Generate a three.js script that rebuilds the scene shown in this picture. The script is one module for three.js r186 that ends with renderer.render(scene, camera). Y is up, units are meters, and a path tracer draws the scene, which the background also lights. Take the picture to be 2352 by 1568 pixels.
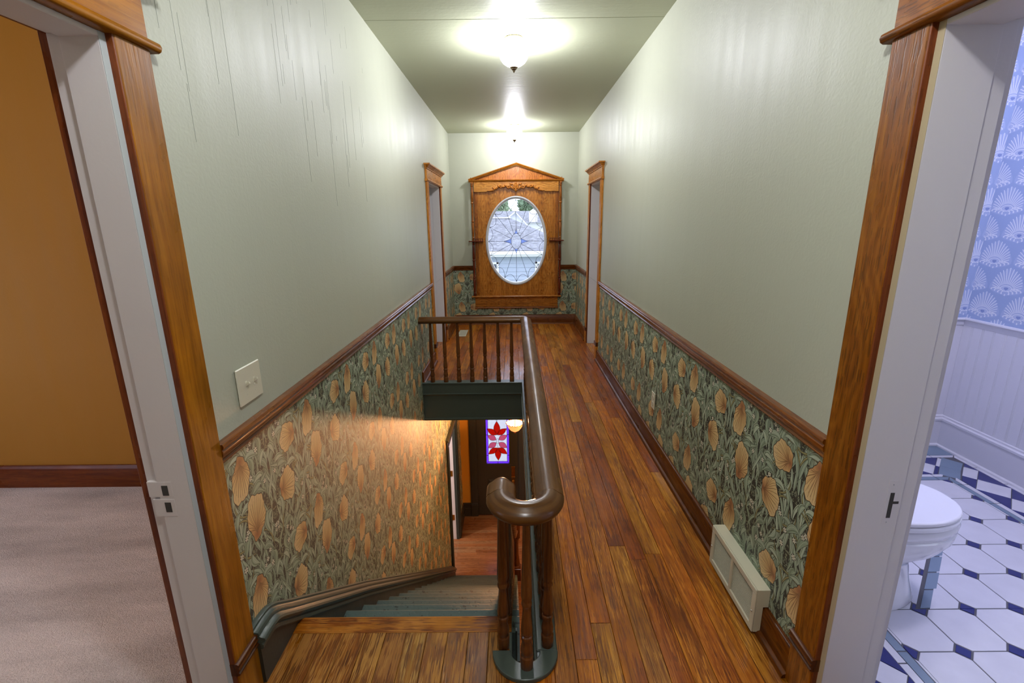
import * as THREE from 'three';
import { mergeGeometries, toCreasedNormals } from 'three/addons/utils/BufferGeometryUtils.js';
import { ConvexGeometry } from 'three/addons/geometries/ConvexGeometry.js';
import { RectAreaLightUniformsLib } from 'three/addons/lights/RectAreaLightUniformsLib.js';

// ------------------------------------------------------------------ camera, sky, exposure
const scene = new THREE.Scene();
const camera = new THREE.PerspectiveCamera(71.77, 2352 / 1568, 0.05, 200);
camera.position.set(0, 1.6, 0);
camera.up.set(0.01040819, 0.96895315, -0.24702522);
camera.lookAt(new THREE.Vector3(0, 1.6, 0).add(new THREE.Vector3(-0.00421398, -0.2469939, -0.96900787)));
scene.add(camera);
scene.background = new THREE.Color(0.85, 0.89, 1.0);          // even, bright overcast sky
scene.backgroundIntensity = 3.2;
const renderer = new THREE.WebGLRenderer({ antialias: true });
renderer.toneMapping = THREE.LinearToneMapping;
renderer.toneMappingExposure = 1.0;
renderer.shadowMap.enabled = true;
RectAreaLightUniformsLib.init();
const HALL_LAMP = 4.9, WARM_LAMP = 17, SCONCE = 2.6, ROOM_LAMP = 8, BATH_LAMP = 5.2, BED_LAMP = 2.2;

// ------------------------------------------------------------------ small helpers
let seedState = 12345;
const rnd = () => { seedState = (seedState + 0x6d2b79f5) | 0; let t = Math.imul(seedState ^ (seedState >>> 15), 1 | seedState); t = (t + Math.imul(t ^ (t >>> 7), 61 | t)) ^ t; return ((t ^ (t >>> 14)) >>> 0) / 4294967296; };
const rr = (a, b) => a + (b - a) * rnd();
const V = (x, y, z) => new THREE.Vector3(x, y, z);
const lerp = (a, b, t) => a + (b - a) * t;
const clamp01 = (x) => Math.min(1, Math.max(0, x));
const sstep = (a, b, x) => { const t = clamp01((x - a) / (b - a)); return t * t * (3 - 2 * t); };
const used = {};
const numbered = (n) => { used[n] = (used[n] ?? 0) + 1; return used[n] === 1 ? n : n + '_' + String(used[n] - 1).padStart(3, '0'); };
function tag(o, label, category, group, kind) {
  if (label) o.userData.label = label;
  if (category) o.userData.category = category;
  if (group) o.userData.group = group;
  if (kind) o.userData.kind = kind;
  return o;
}
function thing(name, label, category, pos = [0, 0, 0], group) {
  const o = new THREE.Group(); o.name = numbered(name); o.position.set(...pos); scene.add(o);
  return tag(o, label, category, group);
}
function struct(name) { const o = new THREE.Group(); o.name = numbered(name); scene.add(o); o.userData.kind = 'structure'; return o; }
function mesh(name, geo, mat, parent, pos) {
  const m = new THREE.Mesh(geo, mat); m.name = parent === scene ? numbered(name) : name; m.castShadow = true; m.receiveShadow = true;
  if (pos) m.position.set(...pos);
  parent.add(m); return m;
}
function copy(o, label) { const c = o.clone(); c.name = numbered(o.name.replace(/_\d{3}$/, '')); c.userData = { ...o.userData }; if (label) c.userData.label = label; scene.add(c); return c; }
const merge = (list) => mergeGeometries(list.map((g) => { const n = g.index ? g.toNonIndexed() : g; for (const k of Object.keys(n.attributes)) if (!['position', 'normal', 'uv'].includes(k)) n.deleteAttribute(k); return n; }));

// uv in metres: v runs along the grain axis, u across it
function uvGrain(geo, grain = 'y', ox = 0, oy = 0) {
  const g = geo.index ? geo.toNonIndexed() : geo, p = g.attributes.position, uv = new Float32Array(p.count * 2), A = ['x', 'y', 'z'];
  const a = V(), b = V(), c = V();
  for (let i = 0; i < p.count; i += 3) {
    a.fromBufferAttribute(p, i); b.fromBufferAttribute(p, i + 1); c.fromBufferAttribute(p, i + 2);
    const n = b.clone().sub(a).cross(c.clone().sub(a)), m = [Math.abs(n.x), Math.abs(n.y), Math.abs(n.z)];
    const ax = m[0] >= m[1] && m[0] >= m[2] ? 'x' : m[1] >= m[2] ? 'y' : 'z';
    const o = A.filter((k) => k !== ax); let va = grain, ua;
    if (o.includes(grain)) ua = o.find((k) => k !== grain); else { ua = o[0]; va = o[1]; }
    [a, b, c].forEach((q, k) => { uv[(i + k) * 2] = q[ua] + ox; uv[(i + k) * 2 + 1] = q[va] + oy; });
  }
  g.setAttribute('uv', new THREE.BufferAttribute(uv, 2));
  return g;
}
// box with chamfered edges given by its extents
function cbox(x0, x1, y0, y1, z0, z1, c = 0.002, grain = 'y', ox, oy) {
  if (x1 < x0) [x0, x1] = [x1, x0]; if (y1 < y0) [y0, y1] = [y1, y0]; if (z1 < z0) [z0, z1] = [z1, z0];
  const hx = (x1 - x0) / 2, hy = (y1 - y0) / 2, hz = (z1 - z0) / 2, k = Math.min(c, hx * 0.9, hy * 0.9, hz * 0.9), pos = [], C = [(x0 + x1) / 2, (y0 + y1) / 2, (z0 + z1) / 2];
  const P = (s, ax) => [s[0] * (ax === 0 ? hx : hx - k), s[1] * (ax === 1 ? hy : hy - k), s[2] * (ax === 2 ? hz : hz - k)];
  const tri = (a, b, d) => { // outward from the centre
    const n = [(b[1] - a[1]) * (d[2] - a[2]) - (b[2] - a[2]) * (d[1] - a[1]), (b[2] - a[2]) * (d[0] - a[0]) - (b[0] - a[0]) * (d[2] - a[2]), (b[0] - a[0]) * (d[1] - a[1]) - (b[1] - a[1]) * (d[0] - a[0])];
    const m = [a[0] + b[0] + d[0], a[1] + b[1] + d[1], a[2] + b[2] + d[2]], f = n[0] * m[0] + n[1] * m[1] + n[2] * m[2];
    for (const q of f >= 0 ? [a, b, d] : [a, d, b]) pos.push(q[0] + C[0], q[1] + C[1], q[2] + C[2]);
  };
  for (let ax = 0; ax < 3; ax++) for (const s of [-1, 1]) {
    const o = [0, 1, 2].filter((q) => q !== ax), S = [[-1, -1], [1, -1], [1, 1], [-1, 1]].map(([u, v]) => { const q = [0, 0, 0]; q[ax] = s; q[o[0]] = u; q[o[1]] = v; return P(q, ax); });
    tri(S[0], S[1], S[2]); tri(S[0], S[2], S[3]);
  }
  for (let ax = 0; ax < 3; ax++) { // edges parallel to ax
    const o = [0, 1, 2].filter((q) => q !== ax);
    for (const u of [-1, 1]) for (const v of [-1, 1]) {
      const A = [0, 0, 0], B = [0, 0, 0]; A[ax] = -1; B[ax] = 1; A[o[0]] = B[o[0]] = u; A[o[1]] = B[o[1]] = v;
      const q = [P(A, o[0]), P(B, o[0]), P(B, o[1]), P(A, o[1])]; tri(q[0], q[1], q[2]); tri(q[0], q[2], q[3]);
    }
  }
  for (const i of [-1, 1]) for (const j of [-1, 1]) for (const l of [-1, 1]) tri(P([i, j, l], 0), P([i, j, l], 1), P([i, j, l], 2));
  const g = new THREE.BufferGeometry(); g.setAttribute('position', new THREE.Float32BufferAttribute(pos, 3)); g.computeVertexNormals();
  return uvGrain(g, grain, ox ?? rnd() * 3, oy ?? rnd() * 5);
}
const hull = (pts, grain = 'y') => { const g = new ConvexGeometry(pts.map((p) => V(...p))); g.deleteAttribute('uv'); const n = uvGrain(g, grain, rnd() * 3, rnd() * 5); n.computeVertexNormals(); return n; };
const frustum = (a, y0, b, y1, grain = 'x') => hull([[a[0], y0, a[2]], [a[1], y0, a[2]], [a[0], y0, a[3]], [a[1], y0, a[3]], [b[0], y1, b[2]], [b[1], y1, b[2]], [b[0], y1, b[3]], [b[1], y1, b[3]]], grain);
// profile swept along a path; s = to the right of travel, t = up
function sweep(profile, path, { up = [0, 1, 0], crease = 0.7, caps = true, uo = 0, vo = 0, closed = false } = {}) {
  let A = 0; profile.forEach((p, i) => { const q = profile[(i + 1) % profile.length]; A += p[0] * q[1] - q[0] * p[1]; });
  const pr = A < 0 ? [...profile].reverse() : profile, n = pr.length, U = V(...up), pts = path.map((p) => (p.isVector3 ? p : V(...p)));
  const per = [0]; for (let i = 0; i < n; i++) per.push(per[i] + Math.hypot(pr[(i + 1) % n][0] - pr[i][0], pr[(i + 1) % n][1] - pr[i][1]));
  const rings = [], len = [0];
  pts.forEach((p, k) => {
    const a = k > 0 ? p.clone().sub(pts[k - 1]).normalize() : closed ? p.clone().sub(pts[pts.length - 2]).normalize() : null, b = k < pts.length - 1 ? pts[k + 1].clone().sub(p).normalize() : closed ? pts[1].clone().sub(p).normalize() : null;
    const T = (a && b ? a.clone().add(b) : a || b).clone().normalize(), cosHalf = a && b ? Math.max(0.35, T.dot(b)) : 1;
    const S = T.clone().cross(U).normalize(), W = S.clone().cross(T).normalize();
    // mitre: stretch within the bend plane
    let bs = 1, bt = 1; if (a && b && cosHalf < 0.9999) { const d = b.clone().sub(a); if (Math.abs(d.dot(S)) > Math.abs(d.dot(W))) bs = 1 / cosHalf; else bt = 1 / cosHalf; }
    rings.push(pr.map(([s, t]) => p.clone().addScaledVector(S, s * bs).addScaledVector(W, t * bt)));
    if (k) len.push(len[k - 1] + p.distanceTo(pts[k - 1]));
  });
  const pos = [], uv = [], put = (q, u, v) => { pos.push(q.x, q.y, q.z); uv.push(u + uo, v + vo); };
  for (let k = 0; k < rings.length - 1; k++) for (let i = 0; i < n; i++) {
    const j = (i + 1) % n, a = rings[k][i], b = rings[k][j], c = rings[k + 1][j], d = rings[k + 1][i], u0 = per[i], u1 = per[i + 1], v0 = len[k], v1 = len[k + 1];
    put(a, u0, v0); put(d, u0, v1); put(b, u1, v0); put(b, u1, v0); put(d, u0, v1); put(c, u1, v1);
  }
  if (caps && !closed) {
    const f = THREE.ShapeUtils.triangulateShape(pr.map((p) => new THREE.Vector2(...p)), []), R = rings[rings.length - 1];
    for (const t of f) { for (const i of t) put(rings[0][i], pr[i][0], pr[i][1]); for (const i of [t[0], t[2], t[1]]) put(R[i], pr[i][0], pr[i][1]); }
  }
  const g = new THREE.BufferGeometry(); g.setAttribute('position', new THREE.Float32BufferAttribute(pos, 3)); g.setAttribute('uv', new THREE.Float32BufferAttribute(uv, 2)); g.computeVertexNormals();
  return toCreasedNormals(g, crease);
}
function lathe(pts, seg = 24, crease = 0.6, circ = 0.13) {
  const g = new THREE.LatheGeometry(pts.map((p) => new THREE.Vector2(Math.max(p[0], 1e-5), p[1])), seg), uv = g.attributes.uv, p = g.attributes.position;
  for (let i = 0; i < uv.count; i++) uv.setXY(i, uv.getX(i) * circ, p.getY(i));
  return toCreasedNormals(g, crease);
}
// flat plate with holes: 2-D outline in axes X, Y, thickness along X x Y from origin
function plate(outline, holes, depth, X, Y, origin, { bevel = 0, seg = 1, curve = 12 } = {}) {
  const mk = (C, pts) => { if (pts.isPath || pts.getPoints) return pts; const s = new C(); pts.forEach((p, i) => (i ? s.lineTo(p[0], p[1]) : s.moveTo(p[0], p[1]))); s.closePath(); return s; };
  const shape = mk(THREE.Shape, outline); for (const h of holes) shape.holes.push(mk(THREE.Path, h));
  const g = new THREE.ExtrudeGeometry(shape, { depth: depth - 2 * bevel, bevelEnabled: bevel > 0, bevelThickness: bevel, bevelSize: bevel, bevelOffset: -bevel, bevelSegments: seg, curveSegments: curve });
  if (bevel) g.translate(0, 0, bevel);
  const x = V(...X), y = V(...Y), m = new THREE.Matrix4().makeBasis(x, y, x.clone().cross(y)).setPosition(...origin);
  // uv = outline coordinates in metres
  const n = g.index ? g.toNonIndexed() : g, p = n.attributes.position, uv = n.attributes.uv, nn = n.attributes.normal;
  for (let i = 0; i < p.count; i++) { const f = Math.abs(nn.getZ(i)) > 0.5; uv.setXY(i, p.getX(i) + (f ? 0 : p.getZ(i)), p.getY(i) + (f || Math.abs(nn.getY(i)) < 0.7 ? 0 : p.getZ(i))); }
  return n.applyMatrix4(m);
}
const ell = (cx, cy, rx, ry, n = 64, C = THREE.Path) => { const s = new C(); s.absellipse(cx, cy, rx, ry, 0, Math.PI * 2, false, 0); return s; };
// convex prism standing on y0, top y1, with a bevelled top rim (for tiles)
function tile(pts, y0, y1, b = 0.0015, uo = 0, vo = 0) {
  let A = 0; pts.forEach((p, i) => { const q = pts[(i + 1) % pts.length]; A += p[0] * q[1] - q[0] * p[1]; });
  const P = A > 0 ? [...pts].reverse() : pts, n = P.length, cx = P.reduce((s, p) => s + p[0], 0) / n, cz = P.reduce((s, p) => s + p[1], 0) / n, pos = [];
  const I = P.map((p) => { const d = Math.hypot(p[0] - cx, p[1] - cz), k = Math.max(0.2, 1 - b * 1.4 / d); return [cx + (p[0] - cx) * k, cz + (p[1] - cz) * k]; });
  for (let i = 0; i < n; i++) {
    const j = (i + 1) % n, q = (p, y) => [p[0], y, p[1]];
    pos.push(cx, y1, cz, ...q(I[i], y1), ...q(I[j], y1));
    pos.push(...q(I[i], y1), ...q(P[i], y1 - b), ...q(P[j], y1 - b), ...q(I[i], y1), ...q(P[j], y1 - b), ...q(I[j], y1));
    pos.push(...q(P[i], y1 - b), ...q(P[i], y0), ...q(P[j], y0), ...q(P[i], y1 - b), ...q(P[j], y0), ...q(P[j], y1 - b));
  }
  const g = new THREE.BufferGeometry(); g.setAttribute('position', new THREE.Float32BufferAttribute(pos, 3)); g.computeVertexNormals();
  return uvGrain(g, 'z', uo, vo);
}
function clipPoly(poly, a, b, c) { // keep a*x + b*z <= c
  const out = []; poly.forEach((p, i) => {
    const q = poly[(i + 1) % poly.length], dp = a * p[0] + b * p[1] - c, dq = a * q[0] + b * q[1] - c;
    if (dp <= 0) out.push(p);
    if (dp * dq < 0) { const t = dp / (dp - dq); out.push([lerp(p[0], q[0], t), lerp(p[1], q[1], t)]); }
  });
  return out;
}
const polyArea = (P) => Math.abs(P.reduce((s, p, i) => { const q = P[(i + 1) % P.length]; return s + p[0] * q[1] - q[0] * p[1]; }, 0) / 2);
// closed surface through stacked egg-shaped sections: [y, cx, cz, rx, rz]
function loft(sections, seg = 40, { sq = 2 } = {}) {
  const pos = [], idx = [], uv = [];
  sections.forEach(([y, cx, cz, rx, rz], k) => { for (let i = 0; i <= seg; i++) { const a = (i / seg) * Math.PI * 2, c = Math.cos(a), s = Math.sin(a), f = (x) => Math.sign(x) * Math.pow(Math.abs(x), 2 / sq); pos.push(cx + rx * f(c), y, cz + rz * f(s)); uv.push(i / seg, y); } });
  const w = seg + 1; for (let k = 0; k < sections.length - 1; k++) for (let i = 0; i < seg; i++) { const a = k * w + i, b = a + 1, c = a + w, d = c + 1; idx.push(a, c, b, b, c, d); }
  for (const [k, flip] of [[0, true], [sections.length - 1, false]]) { const c = pos.length / 3, s = sections[k]; pos.push(s[1], s[0], s[2]); uv.push(0, 0); for (let i = 0; i < seg; i++) flip ? idx.push(c, k * w + i, k * w + i + 1) : idx.push(c, k * w + i + 1, k * w + i); }
  const g = new THREE.BufferGeometry(); g.setAttribute('position', new THREE.Float32BufferAttribute(pos, 3)); g.setAttribute('uv', new THREE.Float32BufferAttribute(uv, 2)); g.setIndex(idx); g.computeVertexNormals();
  return toCreasedNormals(g.toNonIndexed(), 0.9);
}
const tube = (pts, r, seg = 24, rad = 8, closed = false) => { const g = new THREE.TubeGeometry(new THREE.CatmullRomCurve3(pts.map((p) => (p.isVector3 ? p : V(...p))), closed, 'centripetal'), seg, r, rad, closed); return g.toNonIndexed(); };
const rod = (a, b, r, rad = 8) => { const A = V(...a), B = V(...b), g = new THREE.CylinderGeometry(r, r, A.distanceTo(B), rad).toNonIndexed(); g.applyQuaternion(new THREE.Quaternion().setFromUnitVectors(V(0, 1, 0), B.clone().sub(A).normalize())); g.translate((A.x + B.x) / 2, (A.y + B.y) / 2, (A.z + B.z) / 2); return g; };
// ------------------------------------------------------------------ textures
const hashes = {};
function lattice(seed, n = 65536) { if (!hashes[seed]) { const a = new Float32Array(4096); let s = seed * 7919 + 17; for (let i = 0; i < 4096; i++) { s = (s + 0x6d2b79f5) | 0; let t = Math.imul(s ^ (s >>> 15), 1 | s); t = (t + Math.imul(t ^ (t >>> 7), 61 | t)) ^ t; a[i] = ((t ^ (t >>> 14)) >>> 0) / 4294967296; } hashes[seed] = a; } return hashes[seed]; }
function pnoise(x, y, px, py, seed) { // periodic value noise, period px, py cells
  const H = lattice(seed), xi = Math.floor(x), yi = Math.floor(y), fx = x - xi, fy = y - yi, u = fx * fx * (3 - 2 * fx), v = fy * fy * (3 - 2 * fy);
  const X0 = ((xi % px) + px) % px, X1 = (X0 + 1) % px, Y0 = ((yi % py) + py) % py, Y1 = (Y0 + 1) % py, h = (a, b) => H[(a * 127 + b * 311 + (a * b) % 97 * 13) & 4095];
  return lerp(lerp(h(X0, Y0), h(X1, Y0), u), lerp(h(X0, Y1), h(X1, Y1), u), v);
}
function fbm(u, v, px, py, oct, seed) { let s = 0, a = 0.5, n = 0; for (let i = 0; i < oct; i++) { s += a * pnoise(u * px, v * py, px, py, seed + i); n += a; a *= 0.5; px *= 2; py *= 2; } return s / n; }
const hexLin = (h) => { const c = new THREE.Color(h); return [c.r, c.g, c.b]; }, toS = (x) => (x <= 0.0031308 ? x * 12.92 : 1.055 * Math.pow(x, 1 / 2.4) - 0.055);
function dataTex(w, h, fn, { srgb = true, size = [1, 1] } = {}) { // fn(u, v) -> [r, g, b] linear 0..1 or one number
  const d = new Uint8Array(w * h * 4);
  for (let y = 0; y < h; y++) for (let x = 0; x < w; x++) {
    const c = fn((x + 0.5) / w, (y + 0.5) / h, x, y), o = (y * w + x) * 4;
    for (let k = 0; k < 3; k++) { const q = typeof c === 'number' ? c : c[k]; d[o + k] = Math.round(255 * clamp01(srgb ? toS(clamp01(q)) : q)); }
    d[o + 3] = 255;
  }
  const t = new THREE.DataTexture(d, w, h); t.wrapS = t.wrapT = THREE.RepeatWrapping; t.magFilter = THREE.LinearFilter; t.minFilter = THREE.LinearMipmapLinearFilter; if (srgb) t.colorSpace = THREE.SRGBColorSpace; t.repeat.set(1 / size[0], 1 / size[1]); t.needsUpdate = true;
  return t;
}
function canvasTex(w, h, draw, { size = [1, 1], srgb = true } = {}) {
  const c = document.createElement('canvas'); c.width = w; c.height = h; const g = c.getContext('2d'); draw(g, w, h);
  const t = new THREE.CanvasTexture(c); t.wrapS = t.wrapT = THREE.RepeatWrapping; if (srgb) t.colorSpace = THREE.SRGBColorSpace; t.repeat.set(1 / size[0], 1 / size[1]); return t;
}
// wood: v along the grain. Returns colour and height maps that share one pattern.
function wood({ w = 512, h = 1024, size = [0.5, 2], dark, mid, light, seed, fig = 1, pore = 0.5, wear = 0, wearCol = '#a07848', scratch = 0, blotch = 0.3 }) {
  const D = hexLin(dark), Mi = hexLin(mid), L = hexLin(light), Wc = hexLin(wearCol), cu = Math.round(size[0] * 60), cv = Math.max(2, Math.round(size[1] * 1.2));
  const pat = (u, v) => {
    const warp = fbm(u, v, 6, cv, 2, seed + 40) * 0.09, uu = u + warp;
    const g1 = fbm(uu, v, cu, cv, 3, seed), g2 = fbm(uu, v, cu * 3, cv * 3, 2, seed + 9);
    const ring = 0.5 + 0.5 * Math.sin((uu * 9 + fbm(u, v, 4, cv * 2, 2, seed + 21) * 7 * fig) * Math.PI * 2);
    const pr = fbm(u, v, Math.round(size[0] * 420), Math.round(size[1] * 26), 1, seed + 31) > 0.70 ? 1 : 0;
    return [g1, g2, ring, pr];
  };
  const sc = (u, v) => (scratch ? clamp01((Math.max(fbm(u, v, Math.round(size[0] * 420), Math.round(size[1] * 7), 2, seed + 55), 0.93 * fbm(u + v * 0.16 * size[1] / size[0] * 0.5, v, Math.round(size[0] * 300), Math.round(size[1] * 16), 2, seed + 57)) - 0.645) * 12) * sstep(0.40, 0.58, fbm(u, v, 5, 9, 3, seed + 60)) : 0);
  const wr = (u, v) => (wear ? sstep(0.50, 0.56, 0.55 * fbm(u, v, 4, 6, 3, seed + 70) + 0.45 * fbm(u, v, Math.round(size[0] * 300), Math.round(size[1] * 14), 3, seed + 80)) : 0);
  const map = dataTex(w, h, (u, v) => {
    const [g1, g2, ring, pr] = pat(u, v), t = clamp01(0.15 + 0.5 * g1 + 0.3 * g2 + 0.25 * (ring - 0.5) * fig), b = 1 - blotch * (fbm(u, v, 4, 5, 3, seed + 90) - 0.3);
    const W = wr(u, v) * wear, S = sc(u, v) * scratch;
    return [0, 1, 2].map((k) => { let c = t < 0.5 ? lerp(D[k], Mi[k], t * 2) : lerp(Mi[k], L[k], t * 2 - 1); c *= b; c *= 1 - pore * pr * 0.55; c = lerp(c, Wc[k], clamp01(W + S * 0.8)); return c; });
  }, { size });
  const bump = dataTex(w >> 1, h >> 1, (u, v) => { const [, g2, , pr] = pat(u, v); return clamp01(0.6 + 0.25 * (g2 - 0.5) - 0.4 * pr * pore); }, { srgb: false, size });
  const rough = dataTex(w >> 2, h >> 2, (u, v) => clamp01(0.42 + 0.5 * (fbm(u, v, 6, 8, 4, seed + 99) - 0.4) + 0.35 * wr(u, v)), { srgb: false, size });
  return { map, bump, rough };
}
const M = {};
const std = (o) => new THREE.MeshStandardMaterial(o), phys = (o) => new THREE.MeshPhysicalMaterial(o);
// painted plaster: orange-peel roller texture and faint vertical brush runs in the relief
const peel = dataTex(512, 512, (u, v) => 0.55 * fbm(u, v, 70, 70, 2, 3) + 0.25 * fbm(u, v, 8, 6, 3, 5) + 0.2 * fbm(u, v, 60, 3, 2, 8), { srgb: false, size: [0.5, 0.5] });
const runs = dataTex(512, 512, (u, v) => 0.80 + 0.14 * (fbm(u, v, 24, 2, 4, 11) - 0.5) + 0.08 * (fbm(u, v, 7, 5, 3, 14) - 0.5), { srgb: false, size: [1.6, 1.6] });
const paint = (color, rough, bump = 0.0006, spec = 1) => phys({ color, roughness: rough * 1.25, roughnessMap: runs, bumpMap: peel, bumpScale: bump, specularIntensity: spec });
M.green = paint('#b0b3a1', 0.50, 0.0007);
const rolled = dataTex(512, 512, (u, v) => 0.6 * fbm(u, v, 5, 60, 3, 21) + 0.4 * fbm(u, v, 60, 60, 2, 24), { srgb: false, size: [1, 1] });
M.ceiling = phys({ color: '#b8bda2', roughness: 0.48, bumpMap: rolled, bumpScale: 0.0008, specularIntensity: 0.55 });
M.orange = paint('#b07a20', 0.75);
M.white = paint('#d6d2d0', 0.45, 0.0003);
M.bathWhite = paint('#dcdce2', 0.4, 0.0002);
M.darkGreen = paint('#465049', 0.33, 0.0004); M.stringGreen = paint('#2d312b', 0.4, 0.0004);
M.darkWall = paint('#3a3f38', 0.4, 0.0004);
M.plain = std({ color: '#b9b4aa', roughness: 0.8 });
// woods
const wFloor = wood({ w: 512, h: 2048, size: [0.5, 2], dark: '#4a2202', mid: '#9a5408', light: '#d68a18', seed: 100, fig: 0.7, pore: 0.6, wear: 0.28, wearCol: '#cc8c30', scratch: 1.0, blotch: 0.9 });
const wLanding = wood({ w: 1024, h: 1024, size: [0.5, 1], dark: '#4a2604', mid: '#945a0c', light: '#c8922e', seed: 140, fig: 0.7, pore: 0.7, wear: 0.65, wearCol: '#c69850', scratch: 1.0, blotch: 1.0 });
const wOak = wood({ size: [0.4, 1.2], dark: '#552e02', mid: '#93590c', light: '#b87f28', seed: 200, fig: 0.9, pore: 0.7, blotch: 0.35 });
const wBurl = wood({ size: [0.4, 1.0], dark: '#583002', mid: '#965a08', light: '#b87a1c', seed: 240, fig: 0.3, pore: 0.25, blotch: 0.9 });
const wRed = wood({ w: 256, h: 512, size: [0.3, 1.0], dark: '#3c1608', mid: '#6b3010', light: '#8c4a1c', seed: 260, fig: 0.4, pore: 0.4, blotch: 0.4 });
const wRail = wood({ w: 256, h: 512, size: [0.3, 1.2], dark: '#331c08', mid: '#5e3812', light: '#7a5020', seed: 280, fig: 0.3, pore: 0.2, blotch: 0.6 });
const wBal = wood({ w: 256, h: 512, size: [0.3, 1.0], dark: '#331a08', mid: '#683a18', light: '#885224', seed: 320, fig: 0.4, pore: 0.4, blotch: 0.4 });
const wWin = wood({ size: [0.4, 1.2], dark: '#784512', mid: '#bc7826', light: '#da9c48', seed: 340, fig: 1.3, pore: 0.8, blotch: 0.3 });
const wLower = wood({ size: [0.4, 1.2], dark: '#6c4628', mid: '#9a7048', light: '#b28a60', seed: 300, fig: 0.9, pore: 0.4, blotch: 0.3 });
const woodMat = (w, o = {}) => phys({ map: w.map, bumpMap: w.bump, bumpScale: 0.0006, roughnessMap: w.rough, roughness: 0.8, specularIntensity: 0.45, clearcoat: 0.15, clearcoatRoughness: 0.2, ...o });
M.floorWood = ['#ffffff', '#f0d4b0', '#ffeac4', '#dcb48c', '#ffe0b8'].map((c) => woodMat(wFloor, { color: c, roughness: 0.85, clearcoat: 0.42, clearcoatRoughness: 0.12 }));
M.landingWood = ['#ffffff', '#efd9c0', '#fff0d8', '#dcc3a6'].map((c) => woodMat(wLanding, { color: c, roughness: 0.9, clearcoat: 0.3, clearcoatRoughness: 0.2 }));
M.oak = woodMat(wOak, { color: '#e2d0b8' }); M.chair = woodMat(wOak, { color: '#cdb084', clearcoat: 0.5, clearcoatRoughness: 0.12 }); M.farOak = woodMat(wWin, { color: '#fff4e4' }); M.oakDark = woodMat(wOak, { color: '#b89a7c' }); M.oakDeep = woodMat(wOak, { color: '#a08464' });
M.burl = woodMat(wBurl); M.redEdge = woodMat(wRed, { color: '#ffffff' });
M.baluster = woodMat(wBal, { clearcoat: 0.6, clearcoatRoughness: 0.15 });
M.rail = woodMat(wRail, { bumpScale: 0.0015, roughness: 0.8, clearcoat: 0.4, clearcoatRoughness: 0.22 });
M.lowerFloor = ['#ffffff', '#f0d8c4', '#ffe6d2', '#e6c8b0'].map((c) => woodMat(wLower, { color: c, clearcoat: 0.4 }));
M.gap = std({ color: '#1c0f06', roughness: 0.9 });
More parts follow.
